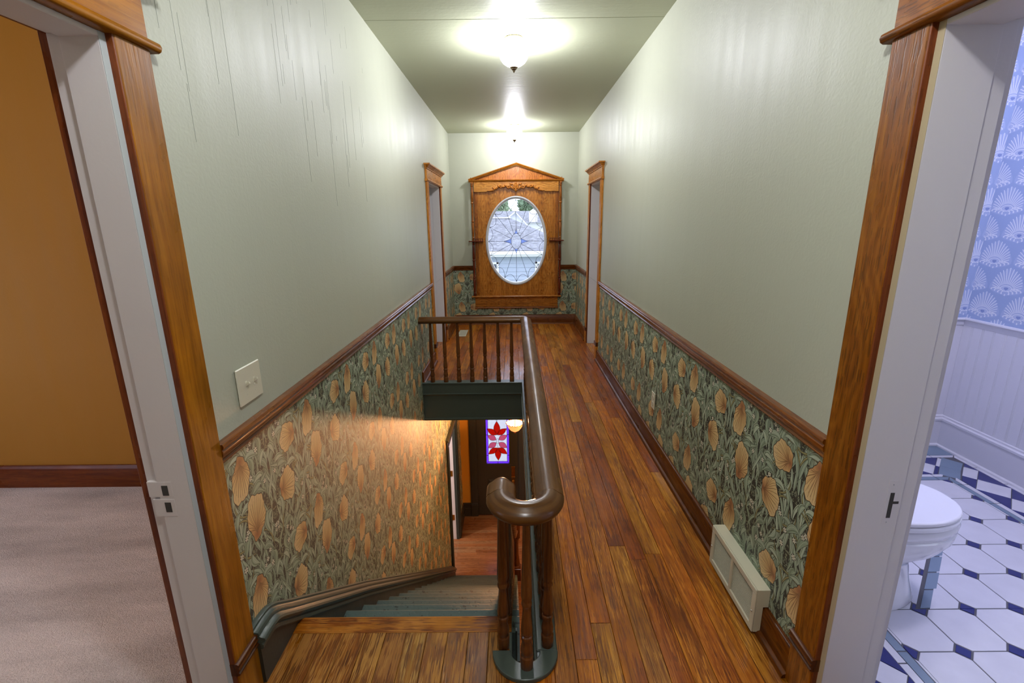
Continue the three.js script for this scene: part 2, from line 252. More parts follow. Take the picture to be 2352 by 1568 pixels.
// floral paper for the dado: swirling sage leaves, peach blossoms, small white flowers on a dark ground
function floral(g, W, H) {
  let s = 77; const R = () => { s = (s * 1664525 + 1013904223) >>> 0; return s / 4294967296; }, q = (a, b) => a + (b - a) * R();
  const k = W / 0.535;                                                     // pixels per metre
  g.fillStyle = '#3a3d35'; g.fillRect(0, 0, W, H); g.lineJoin = 'round';
  const tileIt = (f) => { for (const dx of [-W, 0, W]) for (const dy of [-H, 0, H]) { g.save(); g.translate(dx, dy); f(); g.restore(); } };
  const each = (f) => tileIt(() => { f(); g.save(); g.translate(W, 0); g.scale(-1, 1); f(); g.restore(); });
  // a ribbon leaf that follows a bending course; widths taper to both ends
  const course = (x, y, a, len, bend) => { const P = [[x, y, a]], n = 26; for (let i = 0; i < n; i++) { const t = i / n; a += bend(t) / n; x += Math.cos(a) * len / n; y += Math.sin(a) * len / n; P.push([x, y, a]); } return P; };
  const ribbon = (P, wid, fill, edge, rib, head = 0.45) => {
    const L = [], Rr = []; P.forEach(([x, y, a], i) => { const t = i / (P.length - 1), w = wid * Math.pow(Math.sin(Math.PI * Math.pow(t, head < 0.5 ? 0.75 : 1.35)), 0.8) * 0.5 + 0.6; L.push([x - Math.sin(a) * w, y + Math.cos(a) * w]); Rr.push([x + Math.sin(a) * w, y - Math.cos(a) * w]); });
    each(() => {
      g.beginPath(); [...L, ...Rr.reverse()].forEach((p, i) => (i ? g.lineTo(...p) : g.moveTo(...p))); Rr.reverse(); g.closePath(); g.lineWidth = 5; g.strokeStyle = '#2b2e28'; g.stroke(); g.fillStyle = fill; g.fill();
      g.beginPath(); P.forEach((p, i) => { const t = i / (P.length - 1), m = L[i]; const x = lerp(p[0], m[0], 0.45), y = lerp(p[1], m[1], 0.45); i ? g.lineTo(x, y) : g.moveTo(x, y); }); g.lineWidth = wid * 0.20; g.strokeStyle = edge; g.stroke();
      g.beginPath(); P.forEach((p, i) => { const x = lerp(p[0], Rr[i][0], 0.3), y = lerp(p[1], Rr[i][1], 0.3); i ? g.lineTo(x, y) : g.moveTo(x, y); }); g.lineWidth = 2; g.strokeStyle = rib; g.stroke();
    });
  };
  const small = (x, y, a, l, w, fill) => each(() => { g.save(); g.translate(x, y); g.rotate(a); g.beginPath(); g.moveTo(0, 0); g.quadraticCurveTo(l * 0.45, -w, l, 0); g.quadraticCurveTo(l * 0.45, w, 0, 0); g.fillStyle = fill; g.fill(); g.lineWidth = 1.6; g.strokeStyle = '#2b2e28'; g.stroke(); g.beginPath(); g.moveTo(l * 0.1, 0); g.lineTo(l * 0.9, 0); g.lineWidth = 1.2; g.strokeStyle = '#8e9379'; g.stroke(); g.restore(); });
  for (let i = 0; i < 1000; i++) small(q(0, W / 2), q(0, H), q(0, 6.28), q(24, 42), q(10, 16), ['#697060', '#788068', '#616a5a', '#82886a', '#707a66'][i % 5]);
  const greens = ['#9dab95', '#92a18a', '#a7b39c', '#8a9a80', '#98a78f', '#82927c'];
  // slender blades in rising bundles
  for (let i = 0; i < 62; i++) { const f = q(-1, 1); ribbon(course(q(0, W / 2), q(0, H), -1.57 + q(-0.35, 0.35), q(200, 360), (t) => f * 2.2 * Math.cos(t * 4.2 + i)), q(24, 38), greens[i % 6], '#76856f', '#b9c2aa'); }
  // olive stems
  for (let i = 0; i < 9; i++) { const d = i % 2 ? 1 : -1; ribbon(course(q(0, W / 2), (i + 0.5) / 9 * H, -1.2 * d + q(-0.3, 0.3) - (d < 0 ? 1.57 : 0), q(200, 300), (t) => d * 3.4 * t), 12, '#8d8656', '#6d6a44', '#a69f70'); }
  // broad leaves that curl over
  for (let i = 0; i < 20; i++) { const d = R() < 0.5 ? 1 : -1; ribbon(course(q(0, W / 2), q(0, H), q(-2.6, -0.5), q(130, 220), (t) => d * (0.4 + 4.2 * t * t)), q(44, 62), greens[(i + 2) % 6], '#78876f', '#bcc5ae', 0.6); }
  const daisy = (x, y, r) => each(() => { g.beginPath(); g.arc(x, y, r * 1.08, 0, 6.3); g.fillStyle = '#2f322c'; g.fill(); for (let i = 0; i < 6; i++) { const a = i * 1.0472 + x; g.beginPath(); g.ellipse(x + Math.cos(a) * r * 0.6, y + Math.sin(a) * r * 0.6, r * 0.46, r * 0.28, a, 0, 6.3); g.fillStyle = '#cccbb8'; g.fill(); g.lineWidth = 1; g.strokeStyle = '#5b5c50'; g.stroke(); } g.beginPath(); g.arc(x, y, r * 0.22, 0, 6.3); g.fillStyle = '#8a7a4c'; g.fill(); });
  for (let i = 0; i < 15; i++) { const x = q(0.01, 0.48) * W, y = (i + q(0, 1)) / 15 * H; daisy(x, y, q(19, 24)); if (i % 3 === 0) daisy(x + q(-40, 40), y + q(24, 42), q(13, 18)); }
  // blossoms: veins fan out from the stem end; rim ruffled
  const blossom = (x, y, a, L, Wd, sd, lobe) => tileIt(() => {
    g.save(); g.translate(x, y); g.rotate(a); const n = 90, pt = (t) => { const th = lerp(-2.95, 2.95, t), rf = 1 + 0.03 * Math.sin(t * 74 + sd) + 0.06 * Math.sin(t * 31 + sd * 2) + 0.07 * Math.sin(t * 13 + sd * 3); const c = Math.cos(th); return [L * 0.44 + c * L * 0.56 * rf, Math.sin(th) * Wd * 0.5 * rf * (0.86 + 0.14 * c)]; };
    const path = () => { g.beginPath(); for (let i = 0; i <= n; i++) { const p = pt(i / n); i ? g.lineTo(...p) : g.moveTo(...p); } g.closePath(); };
    path(); g.lineWidth = 9; g.strokeStyle = '#2b2e28'; g.stroke();
    const gr = g.createRadialGradient(0, 0, 3, 0, 0, L * 0.95); gr.addColorStop(0, '#96603e'); gr.addColorStop(0.16, '#b38455'); gr.addColorStop(0.4, '#cda770'); gr.addColorStop(0.75, '#d6b780'); gr.addColorStop(1, '#d3b684'); g.fillStyle = gr; g.fill(); g.lineWidth = 2.4; g.strokeStyle = '#7a5a3c'; g.stroke();
    g.save(); path(); g.clip(); for (let i = 0; i < 31; i++) { const th = lerp(-1.5, 1.5, i / 30) + 0.06 * Math.sin(i * 3 + sd), ex = Math.cos(th) * L * (i % 2 ? 1.0 : 0.86), ey = Math.sin(th) * Wd * 0.56; g.beginPath(); g.moveTo(L * 0.02, 0); g.bezierCurveTo(L * 0.3, ey * 0.25 + 6 * Math.sin(i + sd), ex * 0.65, ey * 0.85 - 8 * Math.sin(i * 2 + sd), ex, ey + 4 * Math.sin(i * 4)); g.lineWidth = i % 2 ? 2 : 3; g.strokeStyle = ['#8a6340', '#9a7448', '#775236'][i % 3]; g.stroke(); } g.restore();
    if (lobe) { g.beginPath(); g.ellipse(-L * 0.10, Wd * 0.16, L * 0.20, Wd * 0.13, 0.7, 0, 6.3); g.fillStyle = '#d2ae84'; g.fill(); g.lineWidth = 2.4; g.strokeStyle = '#6a462d'; g.stroke(); g.beginPath(); g.ellipse(L * 0.12, -Wd * 0.30, L * 0.26, Wd * 0.14, -0.9, 0, 6.3); g.fillStyle = '#cba57a'; g.fill(); g.stroke(); }
    g.restore();
  });
  const Y = (y) => H - (((y % 0.475) + 0.475) % 0.475) * k, X = (d) => W / 2 + d * k;
  blossom(X(-0.100), Y(0.815), 1.45, 0.142 * k, 0.118 * k, 1, false);
  blossom(X(0.055), Y(0.750), -0.08, 0.105 * k, 0.140 * k, 2.3, false);
  blossom(X(-0.135), Y(0.510), -1.75, 0.150 * k, 0.132 * k, 4.1, false);
  blossom(X(0.200), Y(0.565), 3.1, 0.112 * k, 0.165 * k, 5.2, false);
}
const floralTex = canvasTex(1024, 909, floral, { size: [0.535, 0.475] }), shifted = (o) => { const t = floralTex.clone(); t.offset.x = o / 0.535; return t; };
const paperGrain = dataTex(256, 256, (u, v) => fbm(u, v, 90, 90, 2, 61), { srgb: false, size: [0.1, 0.1] });
const floralMat = (o) => std({ map: shifted(o), roughness: 0.55, bumpMap: paperGrain, bumpScale: 0.0002 });
// peacock-fan paper of the bathroom
const fanTex = canvasTex(512, 732, (g, W, H) => {
  g.fillStyle = '#9dafd2'; g.fillRect(0, 0, W, H);
  const fan = (cx, by) => { g.save(); g.translate(cx, by);
    g.fillStyle = '#aab9d8'; g.beginPath(); g.moveTo(0, -H * 0.5); g.bezierCurveTo(W * 0.2, -H * 0.42, W * 0.5, -H * 0.22, W * 0.47, -H * 0.08); g.bezierCurveTo(W * 0.4, H * 0.0, W * 0.15, 0, 0, H * 0.04); g.bezierCurveTo(-W * 0.15, 0, -W * 0.4, 0, -W * 0.47, -H * 0.08); g.bezierCurveTo(-W * 0.5, -H * 0.22, -W * 0.2, -H * 0.42, 0, -H * 0.5); g.fill();
    g.strokeStyle = '#e2e6f0'; g.lineCap = 'round';
    for (let i = -9; i <= 9; i++) { const a = i * 0.155, r1 = H * (0.47 - 0.20 * Math.pow(Math.abs(i) / 9, 1.1)), r0 = H * 0.16; g.lineWidth = 13 - Math.abs(i) * 0.3; g.beginPath(); g.moveTo(Math.sin(a) * r0, -H * 0.05 - Math.cos(a) * r0 * 0.9); g.quadraticCurveTo(Math.sin(a) * r1 * 0.6, -H * 0.05 - Math.cos(a) * r1 * 0.65, Math.sin(a) * r1 * 0.98, -H * 0.05 - Math.cos(a) * r1 * 0.94); g.stroke(); }
    g.lineWidth = 12; for (const m of [1, -1]) for (let i = 0; i < 4; i++) { const x1 = m * W * (0.10 + i * 0.10), y1 = -H * (0.0 + i * 0.022); g.beginPath(); g.moveTo(m * W * 0.06, -H * (0.05 + i * 0.02)); g.quadraticCurveTo(x1, y1 - H * 0.05, x1 + m * 6, y1); g.stroke(); g.beginPath(); g.arc(x1, y1 - 2, 11, 0, 6.3); g.fillStyle = '#e2e6f0'; g.fill(); }
    g.fillStyle = '#bcc7e0'; g.strokeStyle = '#e2e6f0'; g.lineWidth = 9; g.beginPath(); g.ellipse(0, -H * 0.105, W * 0.15, H * 0.055, 0, 0, 6.3); g.fill(); g.stroke();
    g.fillStyle = '#8496c4'; g.beginPath(); g.moveTo(0, -H * 0.065); g.bezierCurveTo(W * 0.1, -H * 0.1, W * 0.06, -H * 0.13, 0, -H * 0.125); g.bezierCurveTo(-W * 0.06, -H * 0.13, -W * 0.1, -H * 0.1, 0, -H * 0.065); g.fill();
    g.fillStyle = '#e2e6f0'; g.beginPath(); g.ellipse(0, H * 0.02, 9, 15, 0, 0, 6.3); g.fill(); g.restore(); };
  for (const [x, y] of [[0, H * 0.5], [W, H * 0.5], [W / 2, 0], [W / 2, H], [0, -H * 0.5], [W, -H * 0.5], [0, H * 1.5], [W, H * 1.5], [W / 2, 2 * H]].sort((a, b) => a[1] - b[1])) fan(x, y);
}, { size: [0.225, 0.322] });
M.fanPaper = std({ map: fanTex, roughness: 0.6 });
// carpet
const carpetMap = dataTex(1024, 1024, (u, v) => { const p = fbm(u, v, 340, 340, 1, 71), l = fbm(u + v, v, 3, 12, 4, 74), c = lerp(0.42, 1.16, 0.25 * p + 0.75 * l); return [0.80 * c, 0.70 * c, 0.655 * c]; }, { size: [1.4, 1.4] });
const carpetBump = dataTex(1024, 1024, (u, v) => 0.7 * fbm(u, v, 300, 300, 1, 72) + 0.3 * fbm(u, v, 120, 120, 2, 76), { srgb: false, size: [0.8, 0.8] });
M.carpet = std({ map: carpetMap, bumpMap: carpetBump, bumpScale: 0.003, roughness: 1 });
// metals, glass, ceramics
M.ivory = std({ color: '#cfcab4', roughness: 0.35 }); M.ivoryDark = std({ color: '#3a3833', roughness: 0.8 });
M.brass = std({ color: '#a9762e', metalness: 1, roughness: 0.35 }); M.copper = std({ color: '#a8562a', metalness: 1, roughness: 0.3 });
M.bronze = std({ color: '#8a7a66', metalness: 0.9, roughness: 0.35 }); M.steel = std({ color: '#b9b9b6', metalness: 1, roughness: 0.35 }); M.lead = std({ color: '#3c3d40', metalness: 0.6, roughness: 0.5 });
M.glass = phys({ color: '#f4f7ff', roughness: 0.03, transmission: 1, thickness: 0, ior: 1.5 });
M.glassBlue = phys({ color: '#c2d2fa', roughness: 0.15, transmission: 1, thickness: 0 });
const hammer = dataTex(256, 256, (u, v) => fbm(u, v, 22, 22, 3, 91), { srgb: false, size: [0.15, 0.15] });
M.glassObscure = phys({ color: '#f2f6ff', roughness: 0.12, transmission: 1, thickness: 0, bumpMap: hammer, bumpScale: 0.012 });
M.vitreous = phys({ color: '#e9e9ee', roughness: 0.12, clearcoat: 0.6, clearcoatRoughness: 0.05 });
M.seat = phys({ color: '#ececf2', roughness: 0.2 });
const mottle = dataTex(256, 256, (u, v) => { const k = 0.92 + 0.12 * (fbm(u, v, 9, 9, 4, 33) - 0.5); return [k, k, k]; }, { size: [0.6, 0.6] });
M.tileWhite = std({ color: '#dedee6', roughness: 0.28, map: mottle }); M.tileBlue = std({ color: '#2c3274', roughness: 0.25, map: mottle }); M.tileSlate = std({ color: '#7d90a4', roughness: 0.45, map: mottle }); M.grout = std({ color: '#5c5c62', roughness: 0.95 });
// ------------------------------------------------------------------ the shell of the house
const XL = -0.94, XR = 0.985, ZF = -7.44, ZB = 1.3, CE = 2.855, LF = -3.51, LC = -0.40, WELL0 = -1.62, WELL1 = -4.56, WX = 0.088;
const NZ = (k) => -(1.836 + 0.244 * (k - 1)), RISE = 0.195;            // stair nosings
const pts = (a) => a;
const rect = (a0, a1, b0, b1) => [[a0, b0], [a1, b0], [a1, b1], [a0, b1]];
// walls of the stair hall. The left wall's outline is (z, y), the right wall's (-z, y)
const wallL = struct('wall_left'), wallR = struct('wall_right'), wallF = struct('wall_front'), wallB = struct('wall_back');
const holesL = [rect(-1.22, -0.40, 0, 2.03), rect(-6.30, -5.47, 0, 2.03), rect(-6.80, -5.98, LF - 0.03, -1.42)];
const holesR = [rect(0.40, 1.22, 0, 2.03), rect(5.47, 6.15, 0, 2.03)];
mesh('plaster', plate(rect(ZF - 0.16, ZB + 0.12, LF - 0.25, CE + 0.1), holesL, 0.12, [0, 0, 1], [0, 1, 0], [XL, 0, 0]), M.green, wallL);
mesh('plaster', plate(rect(-ZB - 0.12, -ZF + 0.16, LF - 0.25, CE + 0.1), holesR, 0.15, [0, 0, -1], [0, 1, 0], [XR, 0, 0]), M.green, wallR);
const OV = { x: 0.05, y: 1.298, rx: 0.436, ry: 0.634 };
mesh('plaster', plate(rect(XL - 0.12, XR + 0.15, LF - 0.25, CE + 0.1), [ell(OV.x, OV.y, OV.rx + 0.03, OV.ry + 0.03, 64), rect(-0.66, 0.05, LF - 0.03, -1.40)], 0.16, [1, 0, 0], [0, 1, 0], [0, 0, ZF - 0.16]), M.green, wallF);
mesh('plaster', cbox(XL - 0.12, XR + 0.15, -0.4, CE + 0.1, ZB, ZB + 0.12, 0.002), M.green, wallB);
{ // old runs in the paint of the left wall, standing a hair proud
  const L = []; for (let i = 0; i < 52; i++) { const z = -1.42 - 1.9 * Math.pow(rnd(), 1.3), y = 2.80 - rr(0.05, 0.75) * (0.6 + rnd() * 0.6), l = rr(0.06, 0.42) * (rnd() < 0.4 ? 0.4 : 1); L.push(cbox(XL - 0.001, XL + 0.0005, y - l, y, z - 0.0009, z + 0.0009, 0.0003)); }
  const r = mesh('paint_runs', merge(L), std({ color: '#8e9286', roughness: 0.55 }), wallL); r.userData.kind = 'stuff';
}
// dado paper, a millimetre thick, on the lower part of the walls
const stairLine = (z) => -RISE - 0.8 * (-z - 1.836);
mesh('wallpaper', plate([[-1.36, -0.2], [-1.36, 0.89], [ZF + 0.001, 0.89], [ZF + 0.001, LF + 0.05], [-5.90, LF + 0.05], [-1.95, -0.38]], [rect(-6.42, -5.36, -0.1, 0.8895), rect(-6.84, -5.94, LF + 0.0505, -1.40)], 0.0012, [0, 0, 1], [0, 1, 0], [XL + 0.0012, 0, 0]), floralMat(0.015), wallL);
mesh('wallpaper', plate(rect(1.34, -ZF - 0.001, 0.03, 0.89), [rect(5.36, 6.26, -0.1, 0.92)].map((h) => [[h[0][0], 0.031], [h[1][0], 0.031], [h[2][0], 0.889], [h[3][0], 0.889]]), 0.0012, [0, 0, -1], [0, 1, 0], [XR - 0.0012, 0, 0]), floralMat(-0.1375), wallR);
mesh('wallpaper', plate([[XL + 0.001, 0.05], [XR - 0.001, 0.05], [XR - 0.001, 0.89], [0.60, 0.89], [0.60, 0.5], [-0.50, 0.5], [-0.50, 0.89], [XL + 0.001, 0.89]], [], 0.0012, [1, 0, 0], [0, 1, 0], [0, 0, ZF]), floralMat(-0.0735), wallF);
mesh('lower_paint', plate(rect(XL + 0.001, XR - 0.001, LF, LC), [rect(-0.67, 0.06, LF, -1.39).map(([a, b]) => [a, Math.max(b, LF + 0.001)])], 0.0012, [1, 0, 0], [0, 1, 0], [0, 0, ZF]), paint('#dc9c30', 0.7), wallF);

// ceiling: two stretches of board that meet in a hairline seam
const ceiling = struct('ceiling');
mesh('ceiling_board', cbox(XL - 0.1, XR + 0.1, CE, CE + 0.1, ZF - 0.1, -3.439, 0.0015, 'z', 0, 0), M.ceiling, ceiling);
mesh('ceiling_board', cbox(XL - 0.1, XR + 0.1, CE + 0.001, CE + 0.1, -3.437, ZB + 0.1, 0.0015, 'z', 0, 0), M.ceiling, ceiling);

// upper floor: deck with the stair well left open, floor boards on it
const floor = struct('floor');
mesh('subfloor', merge([cbox(XL - 0.1, XR + 0.1, LC, -0.021, -1.386, ZB + 0.1, 0.001), cbox(XL - 0.1, -0.022, LC, -0.021, WELL0 + 0.02, -1.40, 0.001), cbox(WX + 0.005, XR + 0.1, LC, -0.021, WELL1, -1.40, 0.001), cbox(XL - 0.1, XR + 0.1, LC, -0.021, ZF - 0.1, WELL1 - 0.021, 0.001)]), M.gap, floor);
{
  const W = 0.0828;
  for (let k = 0; k < 24; k++) {
    const x0 = XL + W * k, x1 = Math.min(x0 + W, XR + 0.02), spans = x1 <= -0.02 ? [[ZB, -1.553], [-4.60, ZF]] : x1 < 0.14 ? [[ZB, -1.395], [-4.60, ZF]] : [[ZB, ZF]];
    for (const [a, b] of spans) {
      let z = a - (k % 2 ? 0 : 0.01), first = true;
      while (z > b + 0.02) {
        let z1 = z - (first ? rr(0.9, 3.6) : rr(1.5, 3.8)); first = false; if (z1 < b + 0.7) z1 = b;
        if (a === ZB && b === -1.553) z1 = Math.min(z1, b) < b ? b : z1 > -0.3 ? -0.1 - rnd() * 0.8 : b;
        const near = z1 > -1.7 && x1 < 0.0, mats = near ? M.landingWood : M.floorWood, lift = rr(-0.0006, 0.0004);
        mesh('plank', cbox(x0 + 0.0007, x1 - 0.0007, -0.021, lift, z1 + 0.0006, z - 0.0006, 0.0013, 'z', rnd() * 0.4, rnd() * 2), mats[Math.floor(rnd() * mats.length)], floor);
        z = z1;
      }
    }
  }
  mesh('landing_nosing', sweep([[-0.045, -0.028], [0.028, -0.028], [0.037, -0.022], [0.040, -0.013], [0.037, -0.004], [0.028, 0.001], [-0.0465, 0.001]].map(([s, t]) => [s, t]), [[-0.022, 0, -1.597], [-0.905, 0, -1.597]], { vo: 0.3, crease: 0.9 }), woodMat(wLanding, { color: '#f3cf9a', roughness: 0.85 }), floor);
  mesh('saddle', cbox(XL - 0.125, XL + 0.001, -0.02, 0.004, -1.21, -0.41, 0.003, 'z'), M.oakDeep, floor);
  mesh('saddle', cbox(XR - 0.001, XR + 0.16, -0.02, 0.004, -1.21, -0.41, 0.003, 'z'), M.oakDeep, floor);
  for (const [x0, x1, za, zb] of [[XL - 0.125, XL + 0.001, -6.30, -5.47], [XR - 0.001, XR + 0.155, -6.15, -5.47]]) mesh('saddle', cbox(x0, x1, -0.02, 0.002, za, zb, 0.002, 'z'), M.floorWood[2], floor);
}
// lower hall: floor of strip boards that run across, ceiling under the upper deck, walls
const lowerFloor = struct('floor_lower');
mesh('subfloor', cbox(-3.8, XR + 0.1, LF - 0.2, LF - 0.021, ZF - 0.1, -1.0, 0.001), M.gap, lowerFloor);
for (let k = 0, z = -5.2; z > ZF + 0.02; k++, z -= 0.07) {
  const z1 = Math.max(z - 0.07, ZF + 0.001); let x = XL - 0.12, first = true;
  while (x < XR - 0.01) { let x1 = x + (first ? rr(0.3, 1.4) : rr(0.5, 1.5)); first = false; if (x1 > XR - 0.3) x1 = XR + 0.02; mesh('plank', cbox(x + 0.0005, x1 - 0.0005, LF - 0.021, LF + rr(-0.0004, 0.0003), z1 + 0.0005, z - 0.0005, 0.0012, 'x', rnd(), rnd() * 2), M.lowerFloor[Math.floor(rnd() * 4)], lowerFloor); x = x1; }
}
mesh('plank_field', merge([cbox(XL - 0.12, XR + 0.02, LF - 0.021, LF, -5.2, -1.0, 0.001, 'x'), cbox(-3.8, XL - 0.12, LF - 0.021, LF, ZF, -4.5, 0.001, 'x')]), M.lowerFloor[0], lowerFloor);
const ceilLow = struct('ceiling_lower');
mesh('plaster', merge([cbox(XL, XR, LC - 0.012, LC, ZF, WELL1 - 0.02, 0.001), cbox(WX + 0.02, XR, LC - 0.012, LC, WELL1, -1.0, 0.001)]), M.darkWall, ceilLow);
const wallLB = struct('wall_lower_back'); mesh('plaster', cbox(XL - 0.1, XR + 0.1, LF, LC, -1.1, -1.0, 0.001), M.plain, wallLB);
// the room behind the lower doorway
const sideRoom = struct('wall_side_room');
mesh('plaster', merge([cbox(-3.75, -3.65, LF, LC, ZF - 0.1, -4.5, 0.001), cbox(-3.7, XL - 0.11, LF, LC, -4.6, -4.5, 0.001), cbox(-3.7, XL - 0.11, LF, LC, ZF - 0.16, ZF, 0.001)]), M.white, sideRoom);
const sideCeil = struct('ceiling_side_room'); mesh('plaster', cbox(-3.7, XL - 0.11, LC, LC + 0.05, ZF - 0.1, -4.5, 0.001), M.white, sideCeil);
// daylit rooms behind the two far doorways of the upper hall
for (const [n, sd, Xi, Xo] of [['left', -1, XL - 0.119, -3.4], ['right', 1, XR + 0.149, 3.4]]) {
  const w = struct('wall_far_room_' + n), X = sd < 0 ? [0, 0, 1] : [0, 0, -1], f = (z) => (sd < 0 ? z : -z);
  mesh('plaster', plate(rect(Math.min(f(ZF), f(-4.2)), Math.max(f(ZF), f(-4.2)), -0.1, CE), [rect(Math.min(f(-6.95), f(-5.15)), Math.max(f(-6.95), f(-5.15)), 0.7, 2.25)], 0.12, X, [0, 1, 0], [Xo, 0, 0]), M.white, w);
  mesh('plaster', merge([cbox(Xi, Xo + sd * 0.1, -0.1, CE, -4.2, -4.1, 0.001), cbox(Xi, Xo + sd * 0.1, -0.1, CE, ZF - 0.16, ZF, 0.001)]), M.white, w);
  const c = struct('ceiling_far_room_' + n); mesh('plaster', cbox(Xi, Xo + sd * 0.12, CE, CE + 0.1, ZF - 0.1, -4.1, 0.001), M.white, c);
  const fl = struct('floor_far_room_' + n); mesh('boards', cbox(Xi, Xo + sd * 0.12, -0.1, 0, ZF - 0.1, -4.1, 0.001, 'z'), M.floorWood[0], fl);
}
// rooms beside the camera:
const bedX = -4.4, bedZ = -2.676, bathX = 3.06, bathZ = -3.14, bathB = 0.9;
const bedWall = struct('wall_bedroom');
mesh('plaster', cbox(bedX - 0.1, XL - 0.119, -0.1, CE, bedZ - 0.1, bedZ, 0.001), M.orange, bedWall);
mesh('plaster', cbox(bedX - 0.1, XL - 0.119, -0.1, CE, ZB, ZB + 0.1, 0.001), M.orange, bedWall);
mesh('plaster', plate(rect(bedZ, ZB, -0.1, CE), [rect(-2.35, 0.55, 0.65, 2.35)], 0.12, [0, 0, 1], [0, 1, 0], [bedX, 0, 0]), M.orange, bedWall);
mesh('plaster', plate(rect(bedZ, ZB, 0, CE), [rect(-1.30, -0.32, 0, 2.10).map(([a, b]) => [a, Math.max(b, 0.001)])], 0.004, [0, 0, 1], [0, 1, 0], [XL - 0.12, 0, 0]), M.orange, bedWall);
const bedCeil = struct('ceiling_bedroom'); mesh('plaster', cbox(bedX - 0.1, XL - 0.119, CE, CE + 0.1, bedZ - 0.1, ZB + 0.1, 0.001), M.white, bedCeil);
const carpet = mesh('floor_bedroom', cbox(bedX - 0.1, XL - 0.125, -0.2, 0.004, bedZ - 0.1, ZB + 0.1, 0.004, 'z', 0, 0), M.carpet, scene); tag(carpet, null, null, null, 'structure');
const bathWall = struct('wall_bathroom');
mesh('plaster', cbox(XR + 0.149, bathX + 0.1, -0.1, CE, bathZ - 0.1, bathZ, 0.001), M.bathWhite, bathWall);
mesh('plaster', cbox(XR + 0.149, bathX + 0.1, -0.1, CE, bathB, bathB + 0.1, 0.001), M.bathWhite, bathWall);
mesh('plaster', plate(rect(-bathB, -bathZ, -0.1, CE), [rect(0.25, 1.45, 1.05, 2.35)], 0.12, [0, 0, -1], [0, 1, 0], [bathX, 0, 0]), M.bathWhite, bathWall);
mesh('wallpaper', plate(rect(XR + 0.15, bathX - 0.001, 0.9, CE), [], 0.0012, [1, 0, 0], [0, 1, 0], [0, 0, bathZ]), M.fanPaper, bathWall);
mesh('wallpaper', plate(rect(-bathB, -bathZ - 0.001, 0.9, CE), [rect(0.2, 1.5, 1.0, 2.4)], 0.0012, [0, 0, -1], [0, 1, 0], [bathX - 0.0012, 0, 0]), M.fanPaper, bathWall);
mesh('plaster', plate(rect(-bathB, -bathZ, 0, CE), [rect(0.32, 1.30, 0, 2.10).map(([a, b]) => [a, Math.max(b, 0.001)])], 0.004, [0, 0, -1], [0, 1, 0], [XR + 0.15, 0, 0]), M.bathWhite, bathWall);
const bathCeil = struct('ceiling_bathroom'); mesh('plaster', cbox(XR + 0.149, bathX + 0.1, CE, CE + 0.1, bathZ - 0.1, bathB + 0.1, 0.001), M.bathWhite, bathCeil);

// ------------------------------------------------------------------ trim
const railP = [[0, -0.036], [0.010, -0.036], [0.013, -0.030], [0.009, -0.023], [0.016, -0.016], [0.024, -0.003], [0.0265, 0.010], [0.0225, 0.0165], [0.028, 0.020], [0.0305, 0.028], [0.027, 0.036], [0, 0.036]];
const baseP = (h) => [[0, 0], [0.040, 0], [0.039, 0.008], [0.034, 0.016], [0.024, 0.020], [0.022, 0.022], [0.022, h - 0.012], [0.016, h - 0.003], [0.012, h], [0, h]];
let trimN = 0;
function trim(name, prof, path, mat, opt) { const t = struct('trim_' + ++trimN); mesh(name, sweep(prof, path, { uo: rnd(), vo: rnd() * 2, ...opt }), mat, t); return t; }
const CR = 0.898;
trim('chair_rail', railP, [[XL, CR, -1.344], [XL, CR, -5.352]], M.chair);
trim('chair_rail', railP, [[XL, CR, -6.43], [XL, CR, ZF], [-0.63, CR, ZF]], M.oakDark);
trim('chair_rail', railP, [[XR, CR, -5.352], [XR, CR, -1.344]], M.chair);
trim('chair_rail', railP, [[0.74, CR, ZF], [XR, CR, ZF], [XR, CR, -6.275]], M.oakDark);
trim('baseboard', baseP(0.15), [[XL, 0, -6.43], [XL, 0, ZF], [XR, 0, ZF], [XR, 0, -6.275]], M.oakDark);
trim('baseboard', baseP(0.125), [[XR, 0, -5.352], [XR, 0, -1.344]], M.oakDeep);
trim('baseboard', baseP(0.125), [[XL, 0, -4.56], [XL, 0, -5.352]], M.oakDark);
trim('baseboard', [[0, 0], [0.022, 0], [0.022, 0.128], [0.014, 0.14], [0.010, 0.15], [0, 0.15]], [[bedX, 0, bedZ], [XL - 0.124, 0, bedZ]], M.redEdge, { vo: 0.2 });
trim('baseboard', [[0, 0], [0.022, 0], [0.022, 0.128], [0.014, 0.14], [0.010, 0.15], [0, 0.15]], [[bedX, 0, ZB], [bedX, 0, bedZ]], M.oakDeep);
trim('baseboard', [[0, 0], [0.032, 0], [0.031, 0.010], [0.024, 0.016], [0.020, 0.018], [0.020, 0.190], [0.026, 0.194], [0.026, 0.208], [0.016, 0.216], [0.016, 0.226], [0.008, 0.232], [0, 0.232]], [[XR + 0.155, 0, bathZ], [bathX, 0, bathZ], [bathX, 0, bathB]], M.bathWhite);
trim('wainscot_cap', [[0, -0.026], [0.010, -0.026], [0.014, -0.016], [0.014, 0.004], [0.024, 0.010], [0.028, 0.016], [0.026, 0.024], [0, 0.026]], [[XR + 0.155, 0.91, bathZ], [bathX, 0.91, bathZ], [bathX, 0.91, -1.6]], M.bathWhite);
